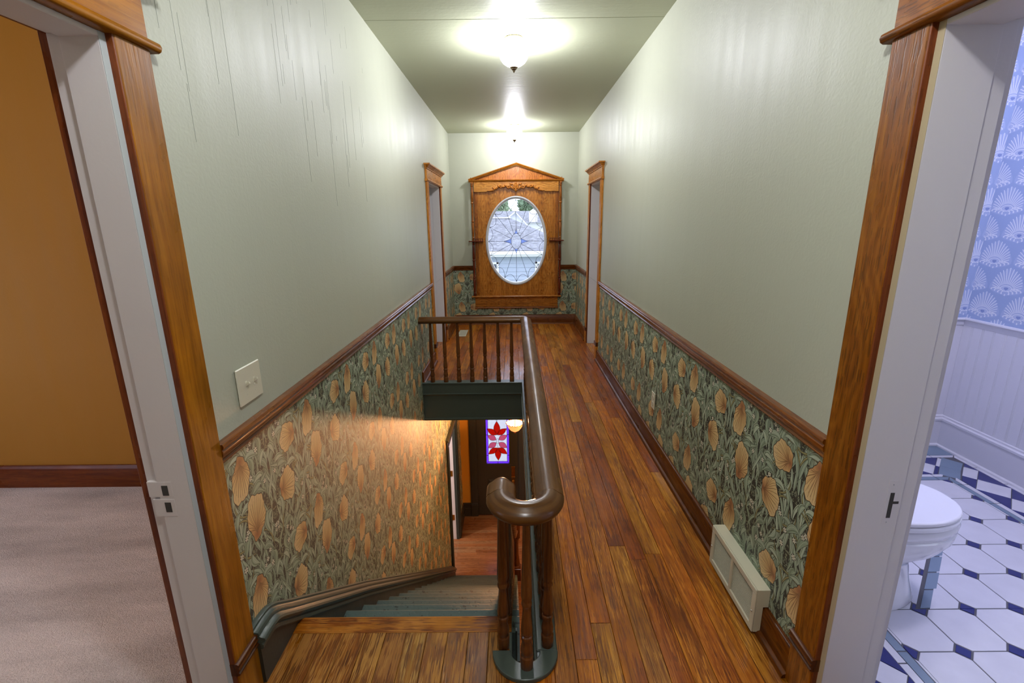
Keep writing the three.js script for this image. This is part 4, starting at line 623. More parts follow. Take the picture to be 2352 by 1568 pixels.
// ------------------------------------------------------------------ oval leaded window and its oak surround
const winOak = woodMat(wWin, { color: '#f0e4d4' }), winOak2 = woodMat(wWin, { color: '#c8b096' }), winLight = woodMat(wWin);
const sur = thing('window_surround', 'oak surround with a pointed pediment, carved frieze and spindles framing the oval window', 'window surround', [OV.x, 0, ZF]);
{ // local x from the window's axis, y up, z out of the wall
  const B = (n, x0, x1, y0, y1, z0, z1, c, gr, m) => mesh(n, cbox(x0, x1, y0, y1, z0, z1, c, gr), m, sur);
  mesh('panel', plate(rect(-0.625, 0.640, 0.455, 2.185), [ell(0, OV.y, OV.rx + 0.034, OV.ry + 0.036, 96)], 0.045, [1, 0, 0], [0, 1, 0], [0, 0, 0.001], { curve: 96 }), winOak, sur);
  for (const s of [-1, 1]) B('stile', s * 0.640 + 0.008, s * 0.585 + 0.008, 0.455, 2.185, 0.044, 0.052, 0.003, 'y', winOak2);
  // frieze with a scalloped lower edge
  const s = new THREE.Shape(); s.moveTo(-0.628, 2.175); s.lineTo(-0.628, 2.026); s.lineTo(-0.455, 2.026); s.quadraticCurveTo(-0.43, 2.028, -0.425, 2.042); s.bezierCurveTo(-0.36, 2.018, -0.29, 2.045, -0.262, 2.092); s.bezierCurveTo(-0.24, 2.085, -0.22, 2.10, -0.19, 2.096); s.bezierCurveTo(-0.13, 2.10, -0.09, 2.07, 0, 2.035);
  s.bezierCurveTo(0.09, 2.07, 0.13, 2.10, 0.19, 2.096); s.bezierCurveTo(0.22, 2.10, 0.24, 2.085, 0.262, 2.092); s.bezierCurveTo(0.29, 2.045, 0.36, 2.018, 0.425, 2.042); s.quadraticCurveTo(0.43, 2.028, 0.455, 2.026); s.lineTo(0.640, 2.026); s.lineTo(0.640, 2.175); s.closePath();
  mesh('frieze', uvGrain(plate(s, [], 0.022, [1, 0, 0], [0, 1, 0], [0, 0, 0.053], { bevel: 0.003, curve: 10 }), 'x', 0.2, 0.4), winLight, sur);
  { // carving: scrolls and leaves along the scallops, a cartouche in the middle
    const L = [], z = 0.078, scroll = (cx, cy, r, a0, turns, m = 1) => { const p = []; for (let i = 0; i <= 22; i++) { const t = i / 22, a = a0 + m * t * turns * 6.283, q = r * (1 - 0.82 * t); p.push(V(cx + Math.cos(a) * q, cy + Math.sin(a) * q, z + 0.006 * t)); } L.push(tube(p, 0.0085, 30, 6)); };
    const leafBlob = (x, y, a, l, w) => { const g = new THREE.SphereGeometry(1, 12, 8).toNonIndexed(); g.scale(l * 1.15, w * 1.3, 0.014); g.rotateZ(a); g.translate(x, y, z); L.push(g); };
    for (const m of [-1, 1]) {
      scroll(m * 0.05, 2.115, 0.040, m > 0 ? 3.6 : -0.46, 1.1, m); scroll(m * 0.105, 2.098, 0.030, m > 0 ? 0.6 : 2.54, 1.1, -m); scroll(m * 0.225, 2.098, 0.022, m > 0 ? 0 : 3.14, 1.2, m);
      L.push(tube([[m * 0.03, 2.062, z], [m * 0.07, 2.082, z], [m * 0.13, 2.105, z], [m * 0.19, 2.104, z]], 0.007, 20, 6), tube([[m * 0.215, 2.094, z], [m * 0.28, 2.086, z], [m * 0.33, 2.052, z], [m * 0.40, 2.040, z]], 0.006, 20, 6));
      for (const [x, y, a, l, w] of [[0.15, 2.112, 0.5, 0.022, 0.009], [0.18, 2.096, -0.4, 0.020, 0.009], [0.255, 2.104, 0.8, 0.020, 0.008], [0.285, 2.078, -0.9, 0.024, 0.009], [0.315, 2.068, -0.5, 0.020, 0.008], [0.36, 2.046, -0.3, 0.024, 0.008], [0.335, 2.08, 0.9, 0.016, 0.007], [0.075, 2.135, 0.9, 0.018, 0.009], [0.03, 2.085, 1.2, 0.022, 0.010]]) leafBlob(m * x, y, m > 0 ? a : Math.PI - a, l, w);
    }
    leafBlob(0, 2.11, 1.57, 0.034, 0.020); leafBlob(0, 2.145, 1.57, 0.016, 0.012); leafBlob(0, 2.055, 1.57, 0.028, 0.012); leafBlob(0, 2.082, 0, 0.022, 0.010);
    mesh('carving', merge(L), woodMat(wWin, { color: '#f0dcb8', roughness: 0.9 }), sur);
  }
  // pediment
  mesh('tympanum', uvGrain(plate([[-0.63, 2.186], [0.645, 2.186], [0.015, 2.395]], [], 0.05, [1, 0, 0], [0, 1, 0], [0, 0, 0.001]), 'y', 0.1, 0.2), woodMat(wWin, { color: '#f0d8c8' }), sur);
  const corn = [[-0.012, -0.014], [0.028, -0.014], [0.032, -0.006], [0.040, 0.000], [0.048, 0.010], [0.048, 0.016], [-0.012, 0.016]];
  mesh('cornice', sweep(corn, [[-0.70, 2.180, 0.05], [0.713, 2.180, 0.05]], { uo: 0.2 }), winOak, sur);
  mesh('raking_cornice', sweep(corn.map(([a, b]) => [a, b]), [[-0.70, 2.194, 0.05], [0.011, 2.417, 0.05], [0.713, 2.190, 0.05]], { uo: 0.3 }), winOak, sur);
  mesh('raking_bead', sweep([[0, -0.006], [0.012, -0.004], [0.014, 0.003], [0, 0.006]], [[-0.60, 2.203, 0.05], [0.013, 2.390, 0.05], [0.62, 2.200, 0.05]], { uo: 0.3 }), winOak2, sur);
  // sill and apron
  B('sill', -0.705, 0.695, 0.447, 0.466, 0.0, 0.105, 0.006, 'x', winOak);
  B('apron', -0.655, 0.648, 0.285, 0.447, 0.0, 0.030, 0.003, 'x', winOak);
  mesh('apron_bead', sweep([[0, -0.014], [0.038, -0.014], [0.044, -0.008], [0.044, 0.000], [0.036, 0.012], [0, 0.014]], [[-0.663, 0.272, 0], [0.655, 0.272, 0]], { uo: 0.4 }), winOak2, sur);
  // spindles at both sides, a little shelf with a gallery halfway up
  const seg = (y0, y1) => { const h = y1 - y0, f = (t, r) => [r * 1.25, y0 + h * t]; return [f(0, 0.001), f(0, 0.015), f(0.03, 0.015), f(0.035, 0.010), f(0.05, 0.016), f(0.065, 0.010), f(0.08, 0.013), f(0.30, 0.017), f(0.32, 0.012), f(0.34, 0.019), f(0.36, 0.012), f(0.50, 0.014), f(0.64, 0.012), f(0.66, 0.019), f(0.68, 0.012), f(0.70, 0.017), f(0.92, 0.013), f(0.94, 0.010), f(0.955, 0.016), f(0.97, 0.010), f(0.975, 0.015), f(1, 0.015), f(1, 0.001)]; };
  for (const x of [-0.655, 0.668]) {
    mesh('spindle', lathe(seg(0.468, 1.302), 18).translate(x, 0, 0.075), woodMat(wRed, { color: '#e0b090' }), sur);
    mesh('spindle', lathe(seg(1.318, 2.150), 18).translate(x, 0, 0.075), winOak2, sur);
    mesh('spindle_block', cbox(x - 0.018, x + 0.018, 2.148, 2.168, 0.05, 0.095, 0.002), winOak2, sur);
    mesh('spindle_tip', lathe([[0, 0], [0.006, 0], [0.004, 0.012], [0.006, 0.020], [0, 0.032]], 12).translate(x * 1.02, 2.205, 0.075), winOak2, sur);
    const a = x < 0 ? -0.722 : 0.50, b = x < 0 ? -0.50 : 0.722;
    mesh('shelf', cbox(a, b, 1.302, 1.316, 0.045, 0.15, 0.004, 'x'), woodMat(wRed, { color: '#d0a080' }), sur);
    const inner = x < 0 ? [-0.64, -0.51] : [0.51, 0.65], posts = []; for (let i = 0; i < 5; i++) posts.push(lathe([[0, 1.316], [0.006, 1.316], [0.004, 1.322], [0.007, 1.330], [0.004, 1.336], [0.006, 1.342], [0, 1.343]], 10).translate(lerp(inner[0], inner[1], i / 4), 0, 0.142));
    mesh('gallery', merge([...posts, rod([inner[0] - 0.01, 1.346, 0.142], [inner[1] + 0.01, 1.346, 0.142], 0.005)]), woodMat(wRed, { color: '#d8a080', clearcoat: 0.8 }), sur);
  }
}
// the sash: pale oval frame, leaded panes
const win = struct('window_1'); win.position.set(OV.x, OV.y, ZF);
tag(win, 'oval leaded glass window with a spider web pattern in a pale frame', 'window');
{
  const ring = []; for (let i = 0; i <= 96; i++) { const a = (i / 96) * Math.PI * 2; ring.push([Math.cos(a) * (OV.rx + 0.016), Math.sin(a) * (OV.ry + 0.017), 0.02]); }
  mesh('oval_frame', sweep([[-0.020, -0.075], [0.020, -0.075], [0.020, 0.018], [0.016, 0.030], [0.006, 0.036], [-0.004, 0.034], [-0.012, 0.024], [-0.020, 0.020]], ring, { up: [0, 0, 1], closed: true, crease: 0.9 }), paint('#c2c2c6', 0.4, 0.0002), win);
  const E = (a, k = 1) => [Math.sin(a) * OV.rx * k, Math.cos(a) * OV.ry * k], I = (a) => [Math.sin(a) * 0.078, Math.cos(a) * 0.117];
  const deg = Math.PI / 180, ang = [0, 25.5, 48.5, 70, 90, 110, 131.5, 154.5, 180, 205.5, 228.5, 250, 270, 290, 311.5, 334.5].map((d) => d * deg), tips = [[0, 0.190], [0.195, 0], [0, -0.190], [-0.195, 0]];
  const inner = ang.map((a, i) => (i % 4 === 0 ? tips[i / 4] : I(a)));
  const arc = (i) => { const a = ang[i], b = i === 15 ? ang[0] + Math.PI * 2 : ang[i + 1], p0 = E(a, 0.985), p2 = E(b, 0.985), c = E((a + b) / 2, 0.70), o = []; for (let k = 0; k <= 10; k++) { const t = k / 10; o.push([0, 1].map((q) => (1 - t) * (1 - t) * p0[q] + 2 * t * (1 - t) * c[q] + t * t * p2[q])); } return o; };
  const rim = (i) => { const a = ang[i], b = i === 15 ? ang[0] + Math.PI * 2 : ang[i + 1], o = []; for (let k = 0; k <= 8; k++) o.push(E(lerp(a, b, k / 8), 0.995)); return o; };
  const starSide = (tip, pt, sign) => { const o = [], c = [tip[0] * 0.62 + pt[0] * 0.22, tip[1] * 0.62 + pt[1] * 0.22]; for (let k = 0; k <= 6; k++) { const t = k / 6; o.push([0, 1].map((q) => (1 - t) * (1 - t) * tip[q] + 2 * t * (1 - t) * c[q] + t * t * pt[q])); } return o; };
  const iarc = (a, b) => { const o = []; for (let k = 0; k <= 6; k++) o.push(I(lerp(a, b, k / 6))); return o; };
  const pane = (P, m) => mesh('pane', plate(P, [], 0.004, [1, 0, 0], [0, 1, 0], [0, 0, -0.022]), m, win);
  const lines = [];
  for (let i = 0; i < 16; i++) {
    const j = (i + 1) % 16, a = arc(i), r = rim(i);
    let inn; // from inner[j] back to inner[i]
    if (i % 4 === 0) { const s = starSide(inner[i], inner[j]); inn = s.slice().reverse(); lines.push(s); }
    else if (j % 4 === 0) { const s = starSide(inner[j], inner[i]); inn = s; lines.push(s); }
    else inn = iarc(ang[i], j === 0 ? Math.PI * 2 : ang[j]).reverse();
    pane([...a, ...inn], M.glass); pane([...r, ...a.slice(1, -1).reverse()], M.glass);
    lines.push(a, [E(ang[i], 0.985), inner[i]]);
  }
  for (let q = 0; q < 4; q++) { const i = q * 4, h = (i + 15) % 16, j = i + 1; pane([...starSide(inner[i], inner[h]).reverse(), ...starSide(inner[i], inner[j]).slice(1), ...iarc(ang[j] , ang[h] > ang[j] ? ang[h] - Math.PI * 2 : ang[h]).slice(1, -1)], M.glassBlue); }
  pane(Array.from({ length: 40 }, (_, k) => I((k / 40) * Math.PI * 2)), M.glassObscure);
  lines.push(Array.from({ length: 41 }, (_, k) => I((k / 40) * Math.PI * 2)));
  mesh('leading', merge(lines.flatMap((l) => l.slice(1).map((p, i) => rod([l[i][0], l[i][1], -0.018], [p[0], p[1], -0.018], 0.0026, 5)))), M.lead, win);
}

// ------------------------------------------------------------------ lower hall: front door, doorway to the side room, trim
const M2 = { door: paint('#3c372c', 0.42, 0.0003), cas: paint('#39362d', 0.42, 0.0003) };
const fd = struct('door_' + ++doorN); tag(fd, 'dark front door of the lower hall with a stained glass flower panel', 'door');
{
  const x0 = -0.6577, x1 = 0.0477, y1 = -1.4015, z = ZF - 0.05, gx0 = -0.507, gx1 = -0.096, gy0 = -2.505, gy1 = -1.56;
  const outline = rect(x0, x1, LF + 0.0072, y1), leaf = mesh('door_leaf', plate(outline, [rect(gx0, gx1, gy0, gy1), rect(gx0, gx1, LF + 0.20, -2.775)], 0.04, [1, 0, 0], [0, 1, 0], [0, 0, z], { bevel: 0.002 }), M2.door, fd);
  mesh('panel', merge([cbox(gx0 - 0.004, gx1 + 0.004, LF + 0.19, -2.77, z + 0.008, z + 0.026, 0.002), frustumZ(gx0 + 0.03, gx1 - 0.03, LF + 0.24, -2.81, z + 0.026, z + 0.038, 0.03)]), M2.door, leaf);
  mesh('glazing_bead', sweep([[-0.010, 0], [0.006, 0], [0.006, 0.006], [0, 0.010], [-0.010, 0.006]], [[gx0, gy0, z + 0.038], [gx1, gy0, z + 0.038], [gx1, gy1, z + 0.038], [gx0, gy1, z + 0.038], [gx0, gy0, z + 0.038]], { up: [0, 0, 1], closed: true }), M2.door, leaf);
  const hw = mesh('lock_plate', plate(rect(-0.068, -0.008, -2.755, -2.555), [], 0.006, [1, 0, 0], [0, 1, 0], [0, 0, z + 0.040], { bevel: 0.002 }), M.brass, fd);
  mesh('lock_ornament', merge([cbox(-0.072, -0.004, -2.566, -2.548, z + 0.044, z + 0.052, 0.003), cbox(-0.072, -0.004, -2.762, -2.744, z + 0.044, z + 0.052, 0.003), new THREE.TorusGeometry(0.016, 0.004, 8, 20).toNonIndexed().translate(-0.038, -2.645, z + 0.047), rod([-0.038, -2.70, z + 0.048], [-0.038, -2.60, z + 0.048], 0.005)]), M.brass, hw);
  mesh('knob', lathe([[0, 0], [0.022, 0], [0.022, 0.005], [0.010, 0.010], [0.010, 0.030], [0.026, 0.040], [0.028, 0.050], [0.018, 0.062], [0, 0.064]], 20).rotateX(Math.PI / 2).translate(-0.038, -2.82, z + 0.04), M.brass, fd);
  mesh('knob_plate', plate(rect(-0.066, -0.010, -2.93, -2.775), [], 0.005, [1, 0, 0], [0, 1, 0], [0, 0, z + 0.040], { bevel: 0.002 }), M.brass, fd);
  for (const y of [-1.62, -2.36, -3.18]) mesh('hinge', merge([rod([x0 - 0.002, y - 0.05, z + 0.044], [x0 - 0.002, y + 0.05, z + 0.044], 0.007), rod([x0 - 0.002, y + 0.05, z + 0.044], [x0 - 0.002, y + 0.062, z + 0.044], 0.004)]), M.ivoryDark, fd);
  for (const [a, b] of [[-0.79, -0.672], [0.062, 0.18]]) {
    mesh('casing', merge([cbox(a, b, LF, -1.385, ZF, ZF + 0.024, 0.003), cbox(a + 0.016, b - 0.016, LF + 0.28, -1.39, ZF + 0.022, ZF + 0.030, 0.004)]), M2.cas, fd);
    mesh('plinth', merge([cbox(a - 0.004, b + 0.004, LF, LF + 0.24, ZF, ZF + 0.034, 0.004), cbox(a - 0.002, b + 0.002, LF + 0.24, LF + 0.265, ZF, ZF + 0.030, 0.006)]), M2.cas, fd);
  }
  mesh('head_casing', merge([cbox(-0.80, 0.19, -1.385, -1.26, ZF, ZF + 0.026, 0.003), cbox(-0.82, 0.21, -1.26, -1.235, ZF, ZF + 0.05, 0.006)]), M2.cas, fd);
  mesh('jamb', merge([cbox(-0.675, -0.658, LF, -1.39, ZF - 0.16, ZF + 0.002, 0.001), cbox(0.048, 0.066, LF, -1.39, ZF - 0.16, ZF + 0.002, 0.001), cbox(-0.675, 0.066, -1.402, -1.385, ZF - 0.16, ZF + 0.002, 0.001)]), M2.cas, fd);
  mesh('threshold', cbox(-0.66, 0.05, LF - 0.02, LF + 0.007, ZF - 0.16, ZF + 0.004, 0.003, 'x'), M.oakDeep, fd);
  // stained glass: violet border, clear field, red and pink petals
  const gl = mesh('glass_field', plate(rect(gx0 + 0.048, gx1 - 0.048, gy0 + 0.044, gy1 - 0.044), [], 0.003, [1, 0, 0], [0, 1, 0], [0, 0, z + 0.014]), phys({ color: '#dcdee6', roughness: 0.45, transmission: 1, thickness: 0, bumpMap: hammer, bumpScale: 0.002 }), fd);
  const col = (c) => phys({ color: c, roughness: 0.3, transmission: 1, thickness: 0, bumpMap: hammer, bumpScale: 0.002 }), red = col('#ec4630'), pink = col('#f29ab0'), violet = col('#a878f2'), white = col('#ffffff');
  const P = (X, Y) => [gx0 + (X - 152) * 0.00125, gy0 + (757 - Y) * 0.00136], lead = [];
  const glass = (Q, m) => { mesh('pane', plate(Q, [], 0.003, [1, 0, 0], [0, 1, 0], [0, 0, z + 0.0185]), m, fd); lead.push([...Q, Q[0]]); };
  const petal = (b, t, w, m) => { const B = P(...b), T = P(...t), dx = T[0] - B[0], dy = T[1] - B[1], Q = []; for (let s = 0; s < 2; s++) for (let k = 0; k < 10; k++) { const u = s ? 1 - k / 10 : k / 10, h = (s ? -1 : 1) * w * Math.sin(Math.PI * Math.pow(u, 0.9)); Q.push([B[0] + dx * u - dy * h, B[1] + dy * u + dx * h]); } glass(Q, m); };
  petal([312, 352], [308, 168], 0.22, red); petal([308, 355], [176, 268], 0.25, red); petal([314, 355], [442, 268], 0.25, red);
  for (const [bx, by, tx, ty] of [[298, 422, 180, 360], [332, 422, 448, 360], [298, 462, 186, 534], [332, 462, 446, 534]]) petal([bx, by], [tx, ty], 0.30, pink);
  petal([318, 536], [323, 710], 0.22, red); petal([314, 534], [188, 620], 0.25, red); petal([322, 534], [446, 620], 0.25, red);
  glass(Array.from({ length: 20 }, (_, k) => { const c = P(315, 441), a = k / 20 * 6.2832; return [c[0] + Math.cos(a) * 0.020, c[1] + Math.sin(a) * 0.052]; }), white);
  { // violet border panes, mitred
    const a = 0.045, ys = [gy0, gy0 + 0.16, gy0 + 0.55, gy1 - 0.10, gy1], mx = (gx0 + gx1) / 2;
    for (let i = 0; i < 4; i++) { const lo = ys[i] + 0.002, hi = ys[i + 1] - 0.002, l2 = i === 0 ? lo + a : lo, h2 = i === 3 ? hi - a : hi; glass([[gx0 + 0.002, lo], [gx0 + a, l2], [gx0 + a, h2], [gx0 + 0.002, hi]], violet); glass([[gx1 - 0.002, lo], [gx1 - a, l2], [gx1 - a, h2], [gx1 - 0.002, hi]], violet); }
    for (const [y, s] of [[gy0 + 0.002, 1], [gy1 - 0.002, -1]]) { glass([[gx0 + 0.004, y], [mx - 0.001, y], [mx - 0.001, y + s * a], [gx0 + a + 0.002, y + s * a]], violet); glass([[gx1 - 0.004, y], [mx + 0.001, y], [mx + 0.001, y + s * a], [gx1 - a - 0.002, y + s * a]], violet); }
  }
  for (const [a, b] of [[[286, 110], [306, 166]], [[336, 110], [310, 166]], [[180, 360], [176, 268]], [[448, 360], [442, 268]], [[186, 534], [188, 620]], [[446, 534], [446, 620]], [[315, 486], [318, 536]]]) lead.push([P(...a), P(...b)]);
  mesh('leading', merge(lead.flatMap((l) => l.slice(1).map((p, i) => rod([l[i][0], l[i][1], z + 0.0225], [p[0], p[1], z + 0.0225], 0.0024, 5)))), M.lead, fd);
}
function frustumZ(x0, x1, y0, y1, z0, z1, ins) { return hull([[x0, y0, z0], [x1, y0, z0], [x0, y1, z0], [x1, y1, z0], [x0 + ins, y0 + ins, z1], [x1 - ins, y0 + ins, z1], [x0 + ins, y1 - ins, z1], [x1 - ins, y1 - ins, z1]]); }
const ld = struct('door_' + ++doorN);
{
  const cas = paint('#363e39', 0.35, 0.0003), X = XL;
  for (const [a, b] of [[-5.972, -5.86], [-6.92, -6.806]]) mesh('casing', merge([cbox(X, X + 0.024, LF, -1.41, a, b, 0.003), cbox(X, X + 0.030, LF, -1.41, a + 0.014, a + 0.034, 0.004), cbox(X, X + 0.030, LF, -1.41, b - 0.034, b - 0.014, 0.004)]), cas, ld);
  mesh('head_casing', merge([cbox(X, X + 0.026, -1.41, -1.29, -6.93, -5.85, 0.003), cbox(X, X + 0.05, -1.29, -1.262, -6.95, -5.83, 0.006)]), cas, ld);
  mesh('jamb', merge([cbox(X - 0.045, X + 0.001, LF, -1.41, -6.812, -6.788, 0.002), cbox(X - 0.125, X + 0.001, LF, -1.41, -5.992, -5.968, 0.002), cbox(X - 0.125, X + 0.001, -1.432, -1.41, -6.81, -5.97, 0.002)]), cas, ld);
  mesh('room_jamb', cbox(X - 0.125, X - 0.045, LF, -1.41, -6.812, -6.790, 0.002), M.white, ld);
  const leaf = mesh('door_leaf', cbox(X - 0.90, X - 0.127, LF + 0.008, -1.44, -6.828, -6.790, 0.002), M.white, ld);
  for (const y of [-2.30, -3.10]) mesh('hinge', merge([cbox(X - 0.100, X - 0.062, y - 0.05, y + 0.05, -6.792, -6.787, 0.001), rod([X - 0.100, y - 0.052, -6.784], [X - 0.100, y + 0.052, -6.784], 0.007)]), M.brass, ld);
}
trim('baseboard', [[0, 0], [0.026, 0], [0.026, 0.15], [0.032, 0.155], [0.030, 0.165], [0.022, 0.168], [0.022, 0.235], [0.028, 0.245], [0.024, 0.258], [0, 0.26]], [[XL, LF, -6.925], [XL, LF, ZF], [-0.795, LF, ZF]], M2.cas);
trim('baseboard', [[0, 0], [0.026, 0], [0.026, 0.235], [0.028, 0.245], [0.024, 0.258], [0, 0.26]], [[0.185, LF, ZF], [XR, LF, ZF], [XR, LF, -1.0]], M2.cas);
// ------------------------------------------------------------------ small fittings
{ // double toggle switch: local x along the wall (towards the far end), y up, z out of the wall
  const t = thing('light_switch', 'ivory double toggle switch plate on the green wall above the chair rail', 'light switch', [XL + 0.001, 1.058, -1.577]); t.rotation.y = Math.PI / 2;
  mesh('plate', cbox(-0.074, 0.074, -0.066, 0.066, 0, 0.007, 0.003), M.ivory, t);
  for (const x of [-0.026, 0.026]) {
    mesh('slot', cbox(x - 0.006, x + 0.006, -0.014, 0.014, 0.006, 0.0078, 0.0005), M.ivory, t);
    mesh('toggle', hull([[x - 0.0045, -0.005, 0.006], [x + 0.0045, -0.005, 0.006], [x - 0.0045, 0.006, 0.006], [x + 0.0045, 0.006, 0.006], [x - 0.0035, 0.006, 0.020], [x + 0.0035, 0.006, 0.020], [x - 0.0035, 0.013, 0.018], [x + 0.0035, 0.013, 0.018]]), M.ivory, t);
    for (const y of [-0.034, 0.034]) mesh('screw', lathe([[0, 0.008], [0.003, 0.0076], [0.0036, 0.0066], [0, 0.0066]], 12).rotateX(Math.PI / 2).translate(x, y, 0), M.ivory, t);
  }
}
{
  const t = thing('wall_outlet', 'ivory electrical outlet on the floral paper low on the wall', 'outlet', [XR - 0.002, 0.362, -3.13]); t.rotation.y = -Math.PI / 2;
  mesh('plate', cbox(-0.038, 0.038, -0.060, 0.060, 0, 0.006, 0.0025), M.ivory, t);
  for (const y of [-0.022, 0.022]) { const r = mesh('receptacle', new THREE.CylinderGeometry(0.0165, 0.017, 0.004, 24).toNonIndexed().rotateX(Math.PI / 2).translate(0, y, 0.007), M.ivory, t); mesh('slot', merge([cbox(-0.0075, -0.0055, y - 0.001, y + 0.008, 0.0085, 0.0094, 0.0002), cbox(0.0055, 0.0075, y - 0.001, y + 0.008, 0.0085, 0.0094, 0.0002), rod([0, y - 0.008, 0.0085], [0, y - 0.008, 0.0094], 0.0025)]), M.ivoryDark, r); }
}
{ // baseboard register: local x to the near end, z out of the wall
  const t = thing('air_register', 'cream metal baseboard register with two banks of fine louvres', 'vent', [XR, 0.012, -1.735]); t.rotation.y = -Math.PI / 2;
  // after the turn local +x points to +z (towards the camera)
  const w = 0.205, h = 0.195, zf = 0.058;
  mesh('box', merge([cbox(-w, w, 0.116, h, 0.002, zf - 0.0072, 0.001)]), M.ivory, t);
  mesh('face_frame', merge([cbox(-w, w, 0, 0.026, zf - 0.007, zf, 0.002), cbox(-w, w, h - 0.026, h, zf - 0.007, zf, 0.002), cbox(-w, -w + 0.026, 0.024, h - 0.024, zf - 0.007, zf, 0.002), cbox(w - 0.026, w, 0.024, h - 0.024, zf - 0.007, zf, 0.002), cbox(-0.009, 0.009, 0.024, h - 0.024, zf - 0.007, zf, 0.002)]), M.ivory, t);
  mesh('back', cbox(-w + 0.012, w - 0.012, 0.006, h - 0.018, zf - 0.0070, zf - 0.0064, 0.0002), M.ivoryDark, t);
  for (const x of [-w, w - 0.003]) mesh('flange', cbox(x, x + 0.003, 0, 0.1158, zf - 0.035, zf - 0.0072, 0.0008), M.ivory, t);
  for (const [a, b] of [[-w + 0.025, -0.008], [0.008, w - 0.025]]) for (let i = 0; i < 22; i++) { const y = 0.027 + i * 0.0064; mesh('louvre', hull([[a, y, zf - 0.0048], [b, y, zf - 0.0048], [a, y + 0.0020, zf - 0.0044], [b, y + 0.0020, zf - 0.0044], [a, y + 0.0004, zf - 0.0060], [b, y + 0.0004, zf - 0.0060], [a, y + 0.0022, zf - 0.0060], [b, y + 0.0022, zf - 0.0060]]), M.ivory, t); }
  for (const x of [-w + 0.013, w - 0.013]) mesh('screw', lathe([[0, 0.005], [0.003, 0.004], [0.0045, 0.001], [0, 0]], 12).rotateX(Math.PI / 2).translate(x, 0.09, zf), M.steel, t);
}
{
  const t = thing('floor_vent', 'small beige floor vent let into the boards at the far end of the hall', 'vent', [-0.755, 0, -6.80]);
  mesh('frame', merge([cbox(-0.062, -0.045, 0, 0.005, -0.20, 0.20, 0.002), cbox(0.045, 0.062, 0, 0.005, -0.20, 0.20, 0.002), cbox(-0.05, 0.05, 0, 0.005, -0.20, -0.16, 0.002), cbox(-0.05, 0.05, 0, 0.005, 0.16, 0.20, 0.002)]), M.ivory, t);
  mesh('bed', cbox(-0.05, 0.05, -0.0005, 0.001, -0.17, 0.17, 0.0002), M.ivoryDark, t);
  for (let i = 0; i < 16; i++) mesh('slat', cbox(-0.046, 0.046, 0.0005, 0.004, -0.157 + i * 0.0203, -0.147 + i * 0.0203, 0.001), M.ivory, t);
}

// ------------------------------------------------------------------ bathroom: toilet and tiled floor
{
  const t = thing('toilet', 'white toilet with closed lid on the patterned bathroom tiles', 'toilet', [0, 0, 0]), cz = -1.785;
  mesh('bowl', loft([[0.0, 1.505, cz, 0.228, 0.150], [0.012, 1.505, cz, 0.233, 0.155], [0.03, 1.505, cz, 0.228, 0.150], [0.10, 1.495, cz, 0.215, 0.138], [0.18, 1.49, cz, 0.205, 0.132], [0.205, 1.49, cz, 0.206, 0.134], [0.225, 1.52, cz, 0.215, 0.140], [0.26, 1.555, cz, 0.250, 0.165], [0.31, 1.578, cz, 0.264, 0.182], [0.345, 1.585, cz, 0.262, 0.185], [0.350, 1.584, cz, 0.252, 0.178], [0.360, 1.584, cz, 0.252, 0.178], [0.366, 1.587, cz, 0.260, 0.186], [0.388, 1.588, cz, 0.262, 0.188], [0.398, 1.588, cz, 0.254, 0.182], [0.400, 1.588, cz, 0.22, 0.15]], 56, { sq: 2.15 }), M.vitreous, t);
  const egg = (rx, rz, back) => { const s = new THREE.Shape(), n = 60; for (let i = 0; i <= n; i++) { const a = (i / n) * Math.PI * 2, c = Math.cos(a), x = c >= 0 ? rx * c : back * Math.sign(c) * Math.pow(-c, 0.75), y = rz * Math.sign(Math.sin(a)) * Math.pow(Math.abs(Math.sin(a)), 0.88); i ? s.lineTo(x, y) : s.moveTo(x, y); } return s; };
  mesh('seat', plate(egg(0.256, 0.190, 0.20), [egg(0.18, 0.115, 0.12)], 0.022, [1, 0, 0], [0, 0, -1], [1.590, 0.401, cz], { bevel: 0.008, seg: 4 }), M.seat, t);
  mesh('lid', plate(egg(0.254, 0.188, 0.20), [], 0.022, [1, 0, 0], [0, 0, -1], [1.590, 0.425, cz], { bevel: 0.010, seg: 5 }), M.seat, t);
  for (const s of [-1, 1]) mesh('hinge', cbox(1.375, 1.42, 0.400, 0.440, cz + s * 0.07 - 0.02, cz + s * 0.07 + 0.02, 0.008), M.seat, t);
  mesh('tank', loft([[0.385, 1.262, cz, 0.085, 0.18], [0.40, 1.262, cz, 0.095, 0.20], [0.72, 1.262, cz, 0.102, 0.225], [0.735, 1.262, cz, 0.100, 0.222]], 48, { sq: 5 }), M.vitreous, t);
  mesh('tank_lid', loft([[0.735, 1.265, cz, 0.104, 0.228], [0.742, 1.265, cz, 0.110, 0.235], [0.766, 1.265, cz, 0.108, 0.232], [0.774, 1.265, cz, 0.095, 0.22]], 48, { sq: 5 }), M.vitreous, t);
  mesh('flush_lever', merge([rod([1.365, 0.66, cz + 0.17], [1.385, 0.66, cz + 0.17], 0.012), rod([1.382, 0.66, cz + 0.175], [1.382, 0.65, cz + 0.10], 0.006)]), M.steel, t);
}
